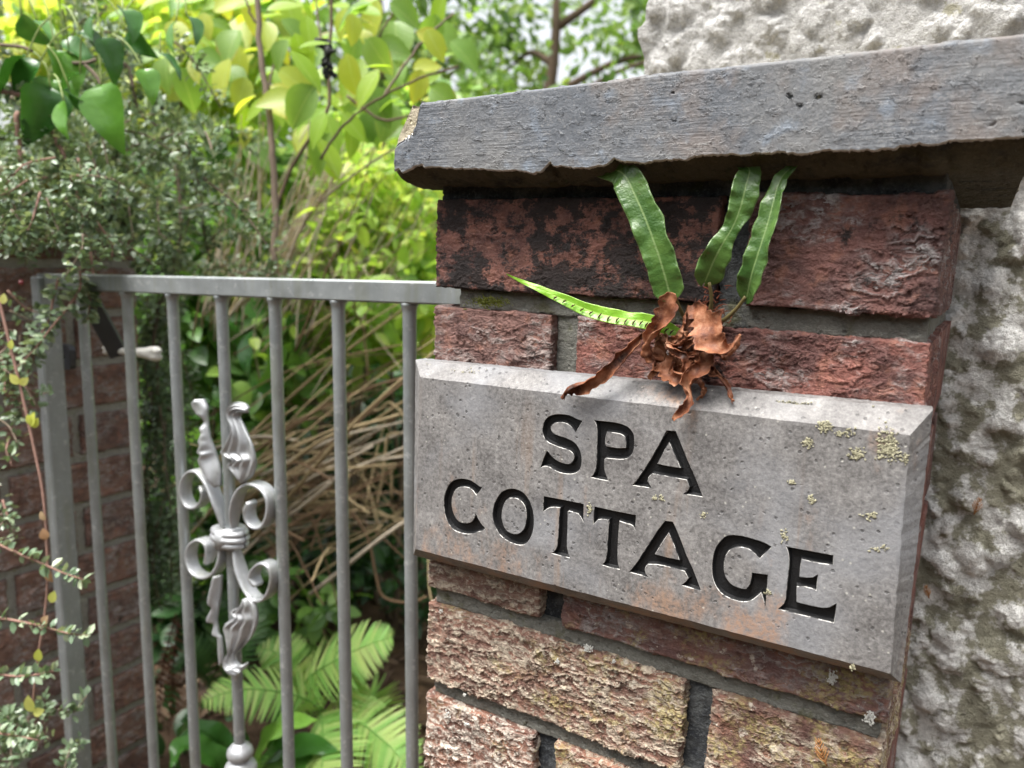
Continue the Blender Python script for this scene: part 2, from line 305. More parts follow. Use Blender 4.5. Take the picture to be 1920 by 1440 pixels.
LETTERS = [('S',[[[142.3,-78.7],[139.0,-78.3],[136.8,-77.7],[134.6,-76.9],[132.5,-76.4],[130.3,-76.3],[128.0,-76.3],[125.4,-76.5],[123.1,-76.9],[120.9,-77.4],[119.0,-78.2],[117.2,-79.2],[115.7,-80.4],[114.4,-82.0],[113.6,-83.8],[113.0,-85.9],[112.7,-87.8],[112.7,-89.4],[113.0,-91.2],[113.5,-92.9],[114.4,-94.5],[115.4,-95.8],[116.8,-96.8],[118.5,-97.4],[120.7,-97.9],[123.3,-98.5],[125.7,-99.0],[127.9,-99.3],[129.7,-99.5],[131.2,-99.6],[132.5,-99.8],[133.8,-100.1],[135.0,-100.7],[136.1,-101.5],[136.8,-102.5],[137.2,-103.8],[137.1,-105.0],[136.8,-106.2],[136.1,-107.4],[135.1,-108.5],[133.7,-109.2],[131.9,-109.4],[129.9,-109.3],[127.7,-109.0],[125.6,-108.5],[123.7,-107.8],[122.1,-107.0],[120.8,-106.0],[119.6,-105.0],[118.7,-104.0],[117.8,-103.3],[116.8,-102.5],[115.7,-105.1],[114.9,-107.1],[114.1,-109.2],[113.2,-111.8],[111.9,-116.0],[114.2,-114.5],[115.7,-113.9],[117.2,-113.7],[118.9,-113.8],[120.7,-114.4],[122.8,-115.1],[125.1,-115.9],[127.5,-116.3],[130.0,-116.4],[132.6,-116.3],[135.1,-116.0],[137.2,-115.4],[139.0,-114.6],[140.4,-113.6],[141.6,-112.2],[142.4,-110.5],[142.9,-108.4],[143.1,-106.1],[142.9,-103.5],[142.3,-101.1],[141.5,-99.0],[140.3,-97.0],[138.8,-95.3],[137.2,-94.0],[135.3,-93.1],[133.3,-92.5],[131.1,-92.0],[128.8,-91.6],[126.2,-91.3],[124.1,-90.9],[122.4,-90.5],[121.0,-89.8],[120.0,-88.8],[119.4,-87.7],[119.2,-86.0],[120.5,-84.3],[121.8,-83.4],[123.6,-82.8],[125.6,-82.3],[127.7,-82.1],[129.7,-82.2],[131.5,-82.6],[133.2,-83.4],[134.7,-84.5],[136.0,-85.6],[137.7,-87.3]]]),('P',[[[150.9,-78.5],[151.5,-79.4],[152.1,-80.5],[152.5,-82.3],[152.8,-85.0],[153.0,-89.6],[153.4,-99.2],[153.6,-106.0],[153.3,-109.3],[152.7,-111.3],[151.8,-113.1],[149.8,-115.5],[155.1,-115.7],[158.3,-115.8],[162.9,-115.7],[160.9,-112.2],[160.1,-110.1],[159.5,-108.2],[159.2,-106.0],[159.1,-102.2],[160.1,-101.0],[165.5,-100.6],[170.0,-100.2],[172.4,-99.7],[174.4,-98.9],[176.0,-97.9],[177.2,-96.6],[178.1,-94.9],[178.6,-92.9],[178.9,-90.9],[178.9,-88.6],[178.8,-86.5],[178.6,-84.3],[178.0,-82.4],[177.0,-80.9],[175.7,-79.6],[174.2,-78.5],[172.4,-77.8],[170.4,-77.3],[168.0,-76.9],[165.3,-76.7],[160.5,-76.8],[149.9,-77.2]],[[160.0,-83.7],[164.3,-83.6],[166.8,-83.6],[168.8,-83.7],[170.4,-84.1],[172.2,-85.1],[172.8,-87.1],[173.0,-88.8],[173.0,-91.9],[169.5,-92.7],[167.0,-93.0],[163.0,-93.0],[159.9,-93.0],[159.2,-91.7],[158.9,-90.1],[158.9,-87.9],[159.2,-86.0]]]),('A',[[[194.7,-87.0],[189.6,-97.7],[184.9,-106.6],[182.2,-111.1],[178.8,-115.7],[182.9,-115.5],[186.4,-115.3],[192.4,-115.1],[189.4,-111.0],[189.6,-109.0],[190.3,-107.7],[192.1,-105.8],[206.0,-105.8],[214.0,-105.9],[216.0,-109.8],[215.3,-111.8],[214.4,-113.1],[212.2,-115.2],[216.8,-114.8],[220.0,-114.6],[225.0,-114.6],[219.3,-103.1],[213.7,-93.1],[208.0,-81.9],[205.1,-76.4],[199.3,-76.8]],[[201.4,-84.4],[204.0,-88.8],[206.0,-92.4],[209.2,-98.8],[205.5,-99.0],[202.0,-99.0],[195.1,-98.7],[197.4,-93.2],[198.9,-89.7]]]),('C',[[[66.3,-137.7],[64.3,-137.5],[62.8,-137.0],[61.1,-136.1],[59.3,-135.4],[57.3,-134.7],[55.4,-134.3],[53.5,-134.1],[51.5,-134.1],[49.6,-134.2],[47.4,-134.6],[45.0,-135.3],[42.8,-136.1],[40.8,-137.2],[39.1,-138.5],[37.7,-139.9],[36.3,-141.7],[35.2,-143.9],[34.2,-146.4],[33.5,-149.1],[33.0,-151.9],[32.7,-154.9],[32.8,-157.7],[33.1,-160.2],[33.7,-162.9],[34.5,-165.7],[35.6,-168.1],[37.1,-170.2],[38.7,-172.0],[40.5,-173.5],[42.4,-174.5],[44.4,-175.1],[46.8,-175.4],[49.5,-175.5],[52.2,-175.4],[54.9,-175.1],[57.3,-174.5],[59.5,-173.7],[61.4,-172.8],[63.0,-171.8],[64.7,-171.0],[66.3,-170.3],[67.9,-169.4],[70.2,-167.5],[67.8,-165.9],[66.4,-164.7],[65.1,-163.3],[64.0,-162.0],[63.0,-160.8],[62.2,-159.5],[61.2,-157.5],[60.8,-159.8],[60.2,-161.4],[59.2,-163.0],[58.2,-164.4],[57.0,-165.5],[55.4,-166.3],[53.2,-167.0],[51.1,-167.4],[49.1,-167.5],[47.3,-167.1],[45.5,-166.3],[44.0,-165.0],[42.7,-163.1],[41.6,-161.1],[40.8,-159.0],[40.3,-156.9],[40.0,-154.8],[40.0,-152.5],[40.4,-149.8],[41.1,-147.5],[42.0,-145.4],[43.2,-143.8],[44.7,-142.6],[46.4,-141.6],[48.3,-140.9],[50.4,-140.4],[52.6,-140.2],[54.5,-140.2],[56.2,-140.7],[57.7,-141.4],[58.9,-142.4],[60.0,-143.4],[61.3,-144.8],[63.8,-141.3]]]),('O',[[[85.5,-135.8],[83.7,-136.9],[81.9,-138.5],[80.3,-140.5],[78.7,-143.0],[77.6,-145.4],[76.7,-147.6],[76.1,-150.4],[75.6,-153.8],[75.6,-156.8],[76.1,-159.6],[76.9,-162.3],[78.2,-164.9],[79.9,-167.3],[82.1,-169.5],[84.5,-171.2],[87.1,-172.2],[89.9,-173.1],[92.8,-173.6],[95.7,-173.8],[98.4,-173.7],[100.9,-173.1],[103.0,-171.9],[105.0,-170.0],[106.6,-167.4],[107.9,-164.5],[108.7,-161.3],[109.2,-158.1],[109.3,-154.9],[109.1,-152.0],[108.8,-149.2],[108.2,-146.7],[107.3,-144.3],[106.3,-142.0],[105.1,-139.9],[103.5,-138.0],[101.7,-136.3],[99.7,-135.1],[97.7,-134.3],[95.5,-133.9],[93.0,-133.8],[90.9,-134.0],[89.1,-134.5],[87.3,-135.0]],[[90.7,-141.0],[92.6,-140.6],[94.6,-140.5],[96.5,-140.9],[98.4,-141.7],[100.0,-143.0],[101.4,-144.7],[102.3,-146.9],[102.8,-149.4],[103.0,-152.0],[103.0,-154.8],[102.6,-157.5],[101.9,-160.1],[100.7,-162.2],[99.2,-164.0],[97.6,-165.2],[95.8,-166.0],[93.8,-166.4],[91.5,-166.4],[89.3,-165.9],[87.2,-164.8],[85.6,-163.1],[84.5,-160.9],[83.7,-158.5],[83.2,-156.0],[83.2,-153.3],[83.6,-150.6],[84.1,-148.2],[85.0,-146.0],[86.0,-144.1],[87.4,-142.7],[88.9,-141.6]]]),('T',[[[115.8,-146.0],[119.3,-143.1],[121.5,-141.8],[123.7,-141.1],[125.8,-140.7],[128.8,-140.5],[128.4,-142.2],[128.3,-145.5],[128.2,-153.5],[128.0,-163.4],[127.7,-167.7],[127.0,-169.8],[125.9,-171.5],[123.7,-173.7],[128.8,-173.9],[132.4,-174.0],[138.0,-173.8],[136.5,-169.9],[135.8,-167.9],[135.4,-166.4],[135.2,-162.3],[135.1,-152.0],[134.8,-142.1],[135.6,-141.3],[142.5,-141.9],[144.6,-144.1],[145.6,-145.4],[146.6,-147.1],[146.2,-134.3],[131.9,-134.3],[115.6,-134.7]]]),('T',[[[153.7,-147.1],[155.2,-145.2],[156.2,-144.0],[157.2,-142.9],[159.4,-142.1],[164.4,-141.5],[164.4,-151.8],[164.4,-160.9],[164.3,-165.4],[164.0,-168.2],[163.2,-170.4],[161.2,-173.0],[166.2,-173.4],[169.5,-173.4],[174.4,-173.1],[172.8,-169.4],[172.1,-165.2],[171.8,-156.2],[171.8,-148.1],[171.9,-144.2],[172.1,-140.8],[176.3,-141.3],[178.3,-141.5],[179.5,-141.5],[180.6,-141.8],[181.6,-142.3],[182.3,-143.2],[183.1,-145.0],[183.0,-134.4],[167.4,-134.6],[153.5,-134.4]]]),('A',[[[197.5,-141.6],[192.3,-152.2],[187.1,-162.3],[184.2,-167.6],[180.6,-173.3],[186.4,-173.3],[189.8,-173.5],[194.3,-173.9],[192.2,-171.6],[191.4,-170.0],[191.3,-168.6],[191.7,-167.1],[193.1,-165.0],[198.8,-163.8],[203.4,-163.5],[208.6,-163.5],[212.7,-163.6],[217.0,-163.9],[219.5,-167.6],[218.6,-169.4],[217.6,-170.8],[215.4,-173.3],[222.2,-173.6],[228.4,-173.8],[222.4,-161.4],[217.3,-152.8],[213.3,-144.3],[210.8,-139.5],[207.4,-133.7],[202.2,-134.0]],[[205.1,-141.7],[207.5,-145.5],[209.4,-149.4],[212.8,-157.1],[207.0,-157.4],[203.1,-157.4],[197.4,-157.2],[200.1,-151.5],[202.0,-147.7]]]),('G',[[[267.6,-136.5],[264.7,-135.2],[262.6,-134.6],[260.3,-134.2],[257.8,-134.0],[255.1,-133.7],[252.5,-133.6],[250.0,-133.5],[247.5,-133.7],[244.9,-134.0],[242.8,-134.6],[241.0,-135.4],[239.4,-136.8],[237.9,-138.8],[236.5,-141.0],[235.3,-143.5],[234.4,-146.3],[233.8,-149.4],[233.5,-152.4],[233.4,-155.4],[233.6,-158.1],[233.9,-160.5],[234.4,-162.9],[235.2,-165.2],[236.2,-167.3],[237.5,-169.2],[238.9,-170.8],[240.7,-172.1],[242.7,-173.1],[244.9,-173.7],[247.1,-174.2],[249.5,-174.4],[251.8,-174.4],[254.1,-174.0],[256.2,-173.3],[258.2,-172.1],[259.8,-170.8],[261.0,-169.4],[262.2,-167.9],[263.7,-165.7],[264.9,-168.5],[265.8,-170.8],[267.0,-174.8],[267.0,-165.6],[266.7,-153.6],[261.8,-154.1],[257.3,-154.6],[257.2,-157.4],[257.0,-159.5],[256.8,-161.8],[256.1,-163.6],[254.6,-165.7],[251.8,-165.8],[249.8,-165.7],[247.7,-165.4],[245.9,-164.6],[244.4,-163.4],[243.1,-161.9],[242.0,-160.2],[241.3,-158.0],[241.0,-155.4],[240.9,-152.7],[241.0,-150.0],[241.7,-147.4],[242.9,-144.9],[244.4,-143.1],[246.2,-141.9],[248.1,-141.1],[250.1,-140.7],[252.2,-140.6],[254.2,-140.8],[256.0,-141.4],[257.4,-142.3],[258.9,-143.4],[261.3,-145.3],[263.2,-142.4],[264.8,-140.1]]]),('E',[[[276.0,-136.0],[276.6,-137.6],[277.1,-139.6],[277.5,-142.0],[277.7,-144.7],[277.8,-149.7],[277.6,-160.4],[277.6,-165.8],[277.1,-168.4],[276.2,-170.0],[275.2,-171.4],[273.7,-173.4],[284.2,-173.2],[294.8,-173.1],[304.8,-173.1],[305.0,-168.7],[305.1,-165.6],[305.1,-160.9],[301.6,-164.3],[298.3,-165.6],[294.1,-165.9],[290.0,-166.0],[283.9,-165.9],[283.6,-162.4],[283.5,-160.1],[283.3,-156.8],[288.5,-156.0],[291.2,-155.9],[293.9,-156.6],[293.9,-151.5],[293.9,-146.6],[291.1,-149.1],[288.6,-150.0],[284.1,-150.5],[284.1,-145.4],[284.2,-142.8],[284.4,-140.1],[290.0,-140.3],[294.2,-140.2],[301.2,-139.5],[300.9,-133.7],[284.9,-134.1],[274.9,-134.3]]])]
# ------------------------------------------------------------------ ground
GZ = -1050.0
def ground():
    k = NT('soil'); P = k.pos()
    n = k.noise(P, .004, 6, .6); f = k.noise(P, .05, 5, .7)
    col = k.ramp(n, [(.3, (.035, .022, .014)), (.5, (.075, .048, .03)), (.7, (.13, .085, .05))])
    col = k.mix(k.ma('MULTIPLY', k.sst(f, .52, .7), .6), col, (.17, .11, .06))
    k.bump(k.ma('ADD', k.ma('MULTIPLY', f, 14), k.ma('MULTIPLY', k.noise(P, .3, 3, .6), 4)), 1.0)
    m = k.done(col, .95, .15)
    xs = np.concatenate([[-60000, -15000, -6000], np.linspace(-3500, 2500, 60), [6000, 15000, 60000]])
    ys = np.concatenate([[-60000, -15000, -5000], np.linspace(-2500, 4500, 70), [8000, 20000, 60000]])
    X, Y = np.meshgrid(xs, ys, indexing='ij')
    Z = GZ+20*np.sin(X*.004)*np.cos(Y*.005)+NR.normal(0, 6, X.shape)
    Z = np.where(Y < 0, GZ, Z)
    V = np.stack([X, Y, Z], 2).reshape(-1, 3)
    o = build('ground', V, grid_faces(len(xs), len(ys)), m)
    tag(o, 'bare brown garden soil with dead litter behind the gate', 'ground', kind='structure')
ground()

# ------------------------------------------------------------------ right pillar
W, SW, HW, JV, BH, JH = 335.9, 215.0, 102.7, 18.2, 66.5, 13.0
PITCHZ = BH+JH; PD = 281.0
PIL = empty('brick_pillar', (W/2, PD/2, GZ), 'rough textured red brick gate pillar carrying the carved name stone', 'pillar')
CRM = (.40, .345, .27)
BM = dict(
 AL=brick_mat('brick_sooty', (.16, .072, .056), (.085, .04, .034), soot=.66, grey=.1, relief=.6, seed=3, ss=.055, crestc=(.17, .10, .085)),
 AR=brick_mat('brick_red_flaky', (.14, .066, .057), (.08, .043, .04), soot=.26, grey=.45, relief=1.0, seed=11, crestc=(.30, .285, .28)),
 BL=brick_mat('brick_plum', (.15, .082, .07), (.09, .05, .045), soot=.15, grey=.5, relief=.9, seed=23, crestc=(.24, .20, .185)),
 BR=brick_mat('brick_red_scaly', (.185, .075, .06), (.09, .042, .038), soot=.22, grey=.42, relief=1.0, seed=31, crestc=(.27, .24, .23)),
 CL=brick_mat('brick_brown', (.20, .12, .092), (.12, .068, .055), soot=.05, grey=.8, yellow=.5, relief=.85, seed=43, crestc=CRM),
 CR=brick_mat('brick_lichen', (.165, .09, .075), (.11, .06, .055), soot=.10, grey=.7, yellow=.9, relief=.85, seed=55),
 DL=brick_mat('brick_orange_lichen', (.185, .10, .074), (.11, .06, .047), soot=.16, grey=.9, yellow=1.25, relief=1.1, seed=67, crestc=CRM),
 DR=brick_mat('brick_rust', (.165, .09, .065), (.095, .05, .042), soot=.18, grey=.65, yellow=.75, relief=1.0, seed=79, crestc=CRM),
 EL=brick_mat('brick_orange', (.22, .108, .072), (.12, .06, .046), soot=.10, grey=1.0, yellow=1.05, relief=1.15, seed=83, crestc=(.47, .42, .36)),
 ER=brick_mat('brick_ochre', (.25, .12, .075), (.14, .065, .05), soot=.0, grey=1.0, yellow=1.15, relief=1.05, seed=97, crestc=CRM))
MORT = mortar_mat('mortar', (.155, .153, .135), soot=.42); MORT_D = mortar_mat('mortar_dirt_shade', (.10, .105, .105), (.03, .033, .038), soot=.75)
def brick(x0, x1, y0, y1, z0, z1, m, res, parent, side=None):
    if res:
        dep = [1.2, 2.5, 4, 6.5, 10, 16] + list(np.arange(24, y1-y0, 7.0)) if side else [1.2, 2.5, 4, 6.5, 10, 16, 30]
        dep = [d for d in dep if d < y1-y0]+[y1-y0]
        V, F = folded(lin(x0, x1, res), lin(z0, z1, res), y0, dep, 2.0)
    else:
        V, F = bevel_box(x0, x1, y0, y1, z0, z1, 1.5)
    o = build('brick', V, F, m, parent, smooth=bool(res), origin=((x0+x1)/2, (y0+y1)/2, z0))
    return o
keys = ['A', 'B', 'H', 'C', 'D', 'E']
for c in range(13):
    zt = BH-c*PITCHZ; zb = zt-BH
    if zb < GZ: break
    t = c % 2; nm = keys[c] if c < 6 else 'E'
    ml, mr_ = BM.get(nm+'L', BM['BL']), BM.get(nm+'R', BM['BR'])
    res = .85 if (c < 6 and nm != 'H') else 0
    if t == 0:
        brick(0, SW, 0, HW, zb, zt, ml, res, PIL); brick(SW+JV, W, 0, SW, zb, zt, mr_, res, PIL, True)
        brick(0, HW, HW+JV, PD, zb, zt, BM['BR'], 0, PIL); brick(HW+JV, W, SW+JV, PD, zb, zt, BM['BL'], 0, PIL)
    else:
        brick(0, HW, 0, SW, zb, zt, ml, res, PIL); brick(HW+JV, W, 0, HW, zb, zt, mr_, res, PIL, True)
        brick(HW+JV, W, HW+JV, PD, zb, zt, BM['BR'], 0 if c > 5 else 0, PIL); brick(0, HW, SW+JV, PD, zb, zt, BM['BL'], 0, PIL)
def mortar(name, x0, x1, z0, z1, y0, y1, m, res=1.3):
    dep = [1, 3, 6, 12, 25, 60, 130, y1-y0]; dep = [d for d in dep if d < y1-y0]+[y1-y0]
    V, F = folded(lin(x0, x1, res), lin(z0, z1, res), y0, dep, .5)
    return build(name, V, F, m, PIL)
for c in range(13):
    zt = BH-c*PITCHZ; zb = zt-BH
    if zb < GZ: break
    hi = c < 6
    r = 1.2 if hi else 20
    # bed joint below the course; the first one has lost its left corner
    xl = 19 if c == 0 else 4.5
    yf = 6.0 if c else 8.0
    mortar('mortar_bed', xl, W-4.0, zb-JH-.8, zb+.8, yf, PD-2, MORT, r)
    # upright joint
    xj = SW if c % 2 == 0 else HW
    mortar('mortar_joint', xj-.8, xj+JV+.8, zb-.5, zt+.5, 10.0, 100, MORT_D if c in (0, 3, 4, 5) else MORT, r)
    mb = MB(); mb.add(*box(30, W-30, 40, PD-6, zb+.2, zt-.2)); mb.build('mortar_core', MORT, PIL, False)
mortar('mortar_bed', 2.5, W-3, BH-.8, 90, 6, PD-3, MORT_D, 1.2)  # bed under the coping: its dark colour holds shade as well as dirt

# ------------------------------------------------------------------ coping on the pillar
CAP = empty('coping_stone', (W/2, PD/2, 80), 'weathered grey cement coping overhanging the brick pillar with a ragged lower edge', 'coping')
def cap_mat(name, tone=1.0, rag=False):
    k = NT(name); P = k.pos(); x, y, z = k.xyz()
    st = k.vm('MULTIPLY', P, (.07, .5, 1.6))
    br = k.noise(st, .55, 3, .6, .15); fi = k.noise(P, .5, 5, .75); me = k.noise(P, .10, 5, .68)
    pit = k.sst(k.ma('ADD', k.voro(k.vm('MULTIPLY', P, (1, 1, 1.3)), .075, rand=1.0), k.ma('MULTIPLY', k.ma('SUBTRACT', me, .5), .5)), .17, .08)
    pitm = k.ma('MULTIPLY', pit, k.sst(k.noise(P, .03, 2, .5, off=4), .54, .62))
    fl = k.ma('MULTIPLY', k.sst(k.noise(k.vm('MULTIPLY', P, (.6, 1, 1.2)), .13, 5, .7, off=17), .55, .60), .55)
    brm = k.sst(k.noise(P, .02, 3, .5, off=91), .42, .62)
    h = k.ma('ADD', k.ma('MULTIPLY', k.ma('MULTIPLY', br, brm), .45), k.ma('ADD', k.ma('MULTIPLY', fi, .5), k.ma('ADD', k.ma('MULTIPLY', me, 1.1), k.ma('SUBTRACT', fl, k.ma('MULTIPLY', pitm, 2.6)))))
    k.disp(k.ma('SUBTRACT', h, 1.8))
    base = k.mix(k.sst(k.noise(P, .012, 4, .6), .35, .65), (.115*tone, .128*tone, .148*tone), (.19*tone, .19*tone, .187*tone))
    base = k.mix(k.ma('MULTIPLY', k.sst(k.ma('ADD', k.noise(P, .02, 5, .65, off=30), k.mr(x, 0, 360, -.10, .05)), .50, .66), .5), base, (.22*tone, .165*tone, .13*tone))
    base = k.mix(k.ma('MULTIPLY', k.sst(k.noise(P, .05, 4, .6, off=50), .55, .7), .5), base, (.25*tone, .31*tone, .39*tone))
    base = k.mix(k.ma('MULTIPLY', k.sst(k.ma('ADD', fi, k.ma('MULTIPLY', k.ma('SUBTRACT', br, .5), k.ma('MULTIPLY', brm, .6))), .5, .72), .6), base, (.33*tone, .33*tone, .33*tone))
    base = k.mix(k.ma('MULTIPLY', k.sst(fi, .42, .22), .5), base, (.05, .05, .05))
    base = k.mix(k.ma('MULTIPLY', k.sst(k.noise(P, .10, 5, .7, off=64), .60, .68), .45), base, (.05, .05, .052))
    return k.done(base, .62, .5)
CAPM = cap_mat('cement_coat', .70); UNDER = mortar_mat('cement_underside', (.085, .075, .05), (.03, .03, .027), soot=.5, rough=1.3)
CHIP = mortar_mat('cement_broken', (.36, .32, .24), (.12, .10, .08), soot=.10)
RIM = flat_mat('cement_fresh_edge', (.45, .43, .40), .9, .2, var=.45, scale=.2)
lipx = np.array([-17, -12, -9, -3, 3, 9.5, 10.6, 16, 25, 36, 60, 79, 95, 99, 104, 110.6, 113, 120, 137, 148, 155, 160, 186, 200, 205, 230, 250, 262, 290, 310, 320, 327, 345, 372])
lipz = np.array([83.5, 86, 82, 84.5, 86.5, 88.5, 85.5, 86, 85.2, 84, 83, 81.6, 80, 78.7, 80, 86.6, 83.5, 82.5, 82, 82.5, 86, 84, 84, 84.3, 86.4, 86, 86.7, 85.4, 86, 86, 89, 87.4, 88.4, 90])
jag = np.cumsum(NR.normal(0, 1, 600)); jag -= np.convolve(np.pad(jag, 20, 'edge'), np.ones(41)/41, 'valid')[:600]
def lip(x): return np.interp(x, lipx, lipz)+.20*np.interp(x, np.linspace(-30, 400, 600), jag)
def topz(x): return np.interp(x, [-20, 16, 77, 134, 200, 372], [129.5, 129.7, 131.4, 132.6, 134, 136.2])
def coat():
    xs = np.concatenate([lin(-16.5, 368, .85)]); nz = 58
    V = []; 
    for x in xs:
        # left end of the coat is broken away at its top corner
        zb = lip(x); zt = topz(x)
        if x < 6: zt = min(zt, np.interp(x, [-16.5, -13.5, -8.7, -.6, 2.5, 6], [100, 102.6, 104.5, 108.5, 117, 128]) + .6*np.interp(x*9+50, np.linspace(-30, 400, 600), jag))
        zz = np.linspace(zb, zt, nz)
        e = np.minimum(zz-zb, zt-zz) if x > 8 else zz-zb
        rr = 1.6; Y = -28+np.where(zt-zz < 2.5, (2.5-(zt-zz))**2*.25, 0)
        col_ = np.stack([np.full(nz, x), Y, zz], 1); e3 = np.array([[x, -25.2, zt+.35], [x, -22, zt+.7], [x, -15, zt+1.0], [x, -6, zt+1.2]]) if x >= 6 else np.repeat(col_[-1:], 4, 0)+np.array([[0, .5*i, 0] for i in (1, 2, 3, 4)])
        V.append(np.vstack([col_, e3]))
    V = np.concatenate(V); nz += 4; F = grid_faces(len(xs), nz); F = [f[::-1] for f in F]
    n0 = len(V)
    c = build('render_coat', V, F, CAPM, CAP)
    # broken edge below and at the left: a band running back from the coat's rim
    E = np.array([V[i*nz] for i in range(len(xs))]); 
    L = [E]
    for dy, dz in ((.3, -.5), (1.6, -1.0), (3.4, -.2), (5.0, 1.2)): L.append(E+np.array([0, dy, dz])+NR.normal(0, .18, E.shape))
    mb = MB(); A = np.stack(L, 1).reshape(-1, 3); mb.add(A, [f[::-1] for f in grid_faces(len(xs), 5)][::1])
    T = np.array([V[i*nz+nz-5] for i in range(len(xs)) if xs[i] < 7]); L = [T]
    for dy, dz in ((.4, .4), (2, .6), (5, .3)): L.append(T+np.array([0, dy, dz]))
    mb.add(np.stack(L, 1).reshape(-1, 3), grid_faces(len(T), 4))
    mb.build('broken_edge', RIM, CAP)
coat()
def cap_core():
    # section swept along x: rough underside sloping from the lip down to the pillar
    xs = lin(-19, 368, 1.6)
    lef = lambda z: np.interp(z, [70, 83, 101, 108, 120, 127.5, 130], [-17, -18.5, -17, -15.4, -6, -2.7, 9])
    sec = [(-24, 127)]+[(-24, z) for z in np.linspace(122, 88, 14)]+[(-22, 84), (-17, 80.5), (-11, 78), (-5, 76), (0, 75), (8, 74.5)]+[(float(y), 74.5+3.5*min(1, y/90)) for y in np.arange(14, PD, 6)]+[(PD, 78)]
    V = []
    for x in xs:
        for (y, z) in sec:
            zz = z + (topz(x)-130 if z > 120 else 0)
            if z < 90: zz += lip(x)-85 if y < -15 else (lip(x)-85)*.35
            V.append((x, y, zz))
    V = np.array(V); n = len(sec)
    for i in range(len(V)):
        l = lef(V[i, 2]); V[i, 0] = l+(V[i, 0]+19)*(368-l)/387
    F = grid_faces(len(xs), n)
    fm = [0]*len(F); mb = V
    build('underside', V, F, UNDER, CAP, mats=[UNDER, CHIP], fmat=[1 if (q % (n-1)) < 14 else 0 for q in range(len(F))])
    # top, ends and back
    b = MB()
    top = np.array([[(max(x, lef(127)), y, topz(x)-(2.5 if y < 0 else 0)+ (6 if y > 60 else 3 if y > 0 else 0)) for y in (-20, -12, 20, 90, PD)] for x in xs[::6]]).reshape(-1, 3)
    b.add(top, [f[::-1] for f in grid_faces(len(xs[::6]), 5)])
    for sx in (0, -1):
        s = np.array([V[(0 if sx == 0 else (len(xs)-1)*n)+j] for j in range(n)]); t = s.copy(); t[:, 2] = np.maximum(t[:, 2], topz(s[0, 0])-1)
        t[:, 0] = np.where(sx == 0, np.maximum(t[:, 0], lef(127)), t[:, 0])
        b.add(np.stack([s, t], 1).reshape(-1, 3), grid_faces(n, 2))
    b.build('top_face', CHIP, CAP)
cap_core()

# ------------------------------------------------------------------ name stone with cut letters
PLQ = empty('name_stone', (170, -13, -205), 'grey chamfered stone plaque with black carved lettering fixed to the brick pillar', 'name plaque')
def stone_mat():
    k = NT('plaque_stone'); P = k.pos(); x, y, z = k.xyz()
    fi = k.noise(P, .38, 5, .8); me = k.noise(P, .05, 5, .68); lo = k.noise(P, .012, 3, .55, off=12)
    col = k.ramp(k.ma('ADD', k.ma('MULTIPLY', fi, .62), k.ma('MULTIPLY', me, .38)), [(.36, (.062, .058, .057)), (.47, (.132, .126, .123)), (.55, (.188, .181, .176)), (.66, (.285, .275, .265))])
    col = k.mix(k.ma('MULTIPLY', k.sst(lo, .45, .65), .45), col, (.24, .25, .27))
    rust = k.ma('MULTIPLY', k.sst(k.ma('ADD', k.noise(k.vm('MULTIPLY', P, (1, 1, .45)), .03, 5, .65, off=5), k.mr(z, -110, -200, -.10, .07)), .52, .68), k.sst(fi, .3, .6))
    col = k.mix(k.ma('MULTIPLY', rust, .75), col, (.30, .17, .10))
    strk = k.ma('MULTIPLY', k.sst(k.noise(k.vm('MULTIPLY', P, (1, 1, .08)), .05, 4, .6, off=88), .58, .70), k.sst(z, -50, -140))
    col = k.mix(k.ma('MULTIPLY', strk, .45), col, (.25, .16, .10))
    blot = k.sst(k.noise(P, .07, 4, .6, off=23), .64, .72)
    col = k.mix(k.ma('MULTIPLY', blot, .55), col, (.085, .082, .082))
    sp = k.ma('MULTIPLY', k.sst(k.ma('ADD', k.voro(P, .17), k.ma('MULTIPLY', k.ma('SUBTRACT', k.noise(P, .5, 3, .6), .5), .35)), .22, .12), k.sst(k.noise(P, .05, 2, .5, off=40), .42, .55))
    col = k.mix(k.ma('MULTIPLY', sp, .6), col, (.045, .045, .047))
    wsp = k.ma('MULTIPLY', k.sst(k.voro(k.vm('ADD', P, (31, 7, 3)), .16), .13, .08), k.sst(k.noise(P, .04, 2, .5, off=140), .5, .62))
    col = k.mix(k.ma('MULTIPLY', wsp, .6), col, (.45, .44, .39))
    k.bump(k.ma('ADD', k.ma('MULTIPLY', fi, .35), k.ma('SUBTRACT', k.ma('MULTIPLY', k.noise(P, .3, 4, .6), .4), k.ma('MULTIPLY', sp, .6))), .8)
    return k.done(col, k.mr(fi, .3, .7, .5, .8), .45)
STONE = stone_mat()
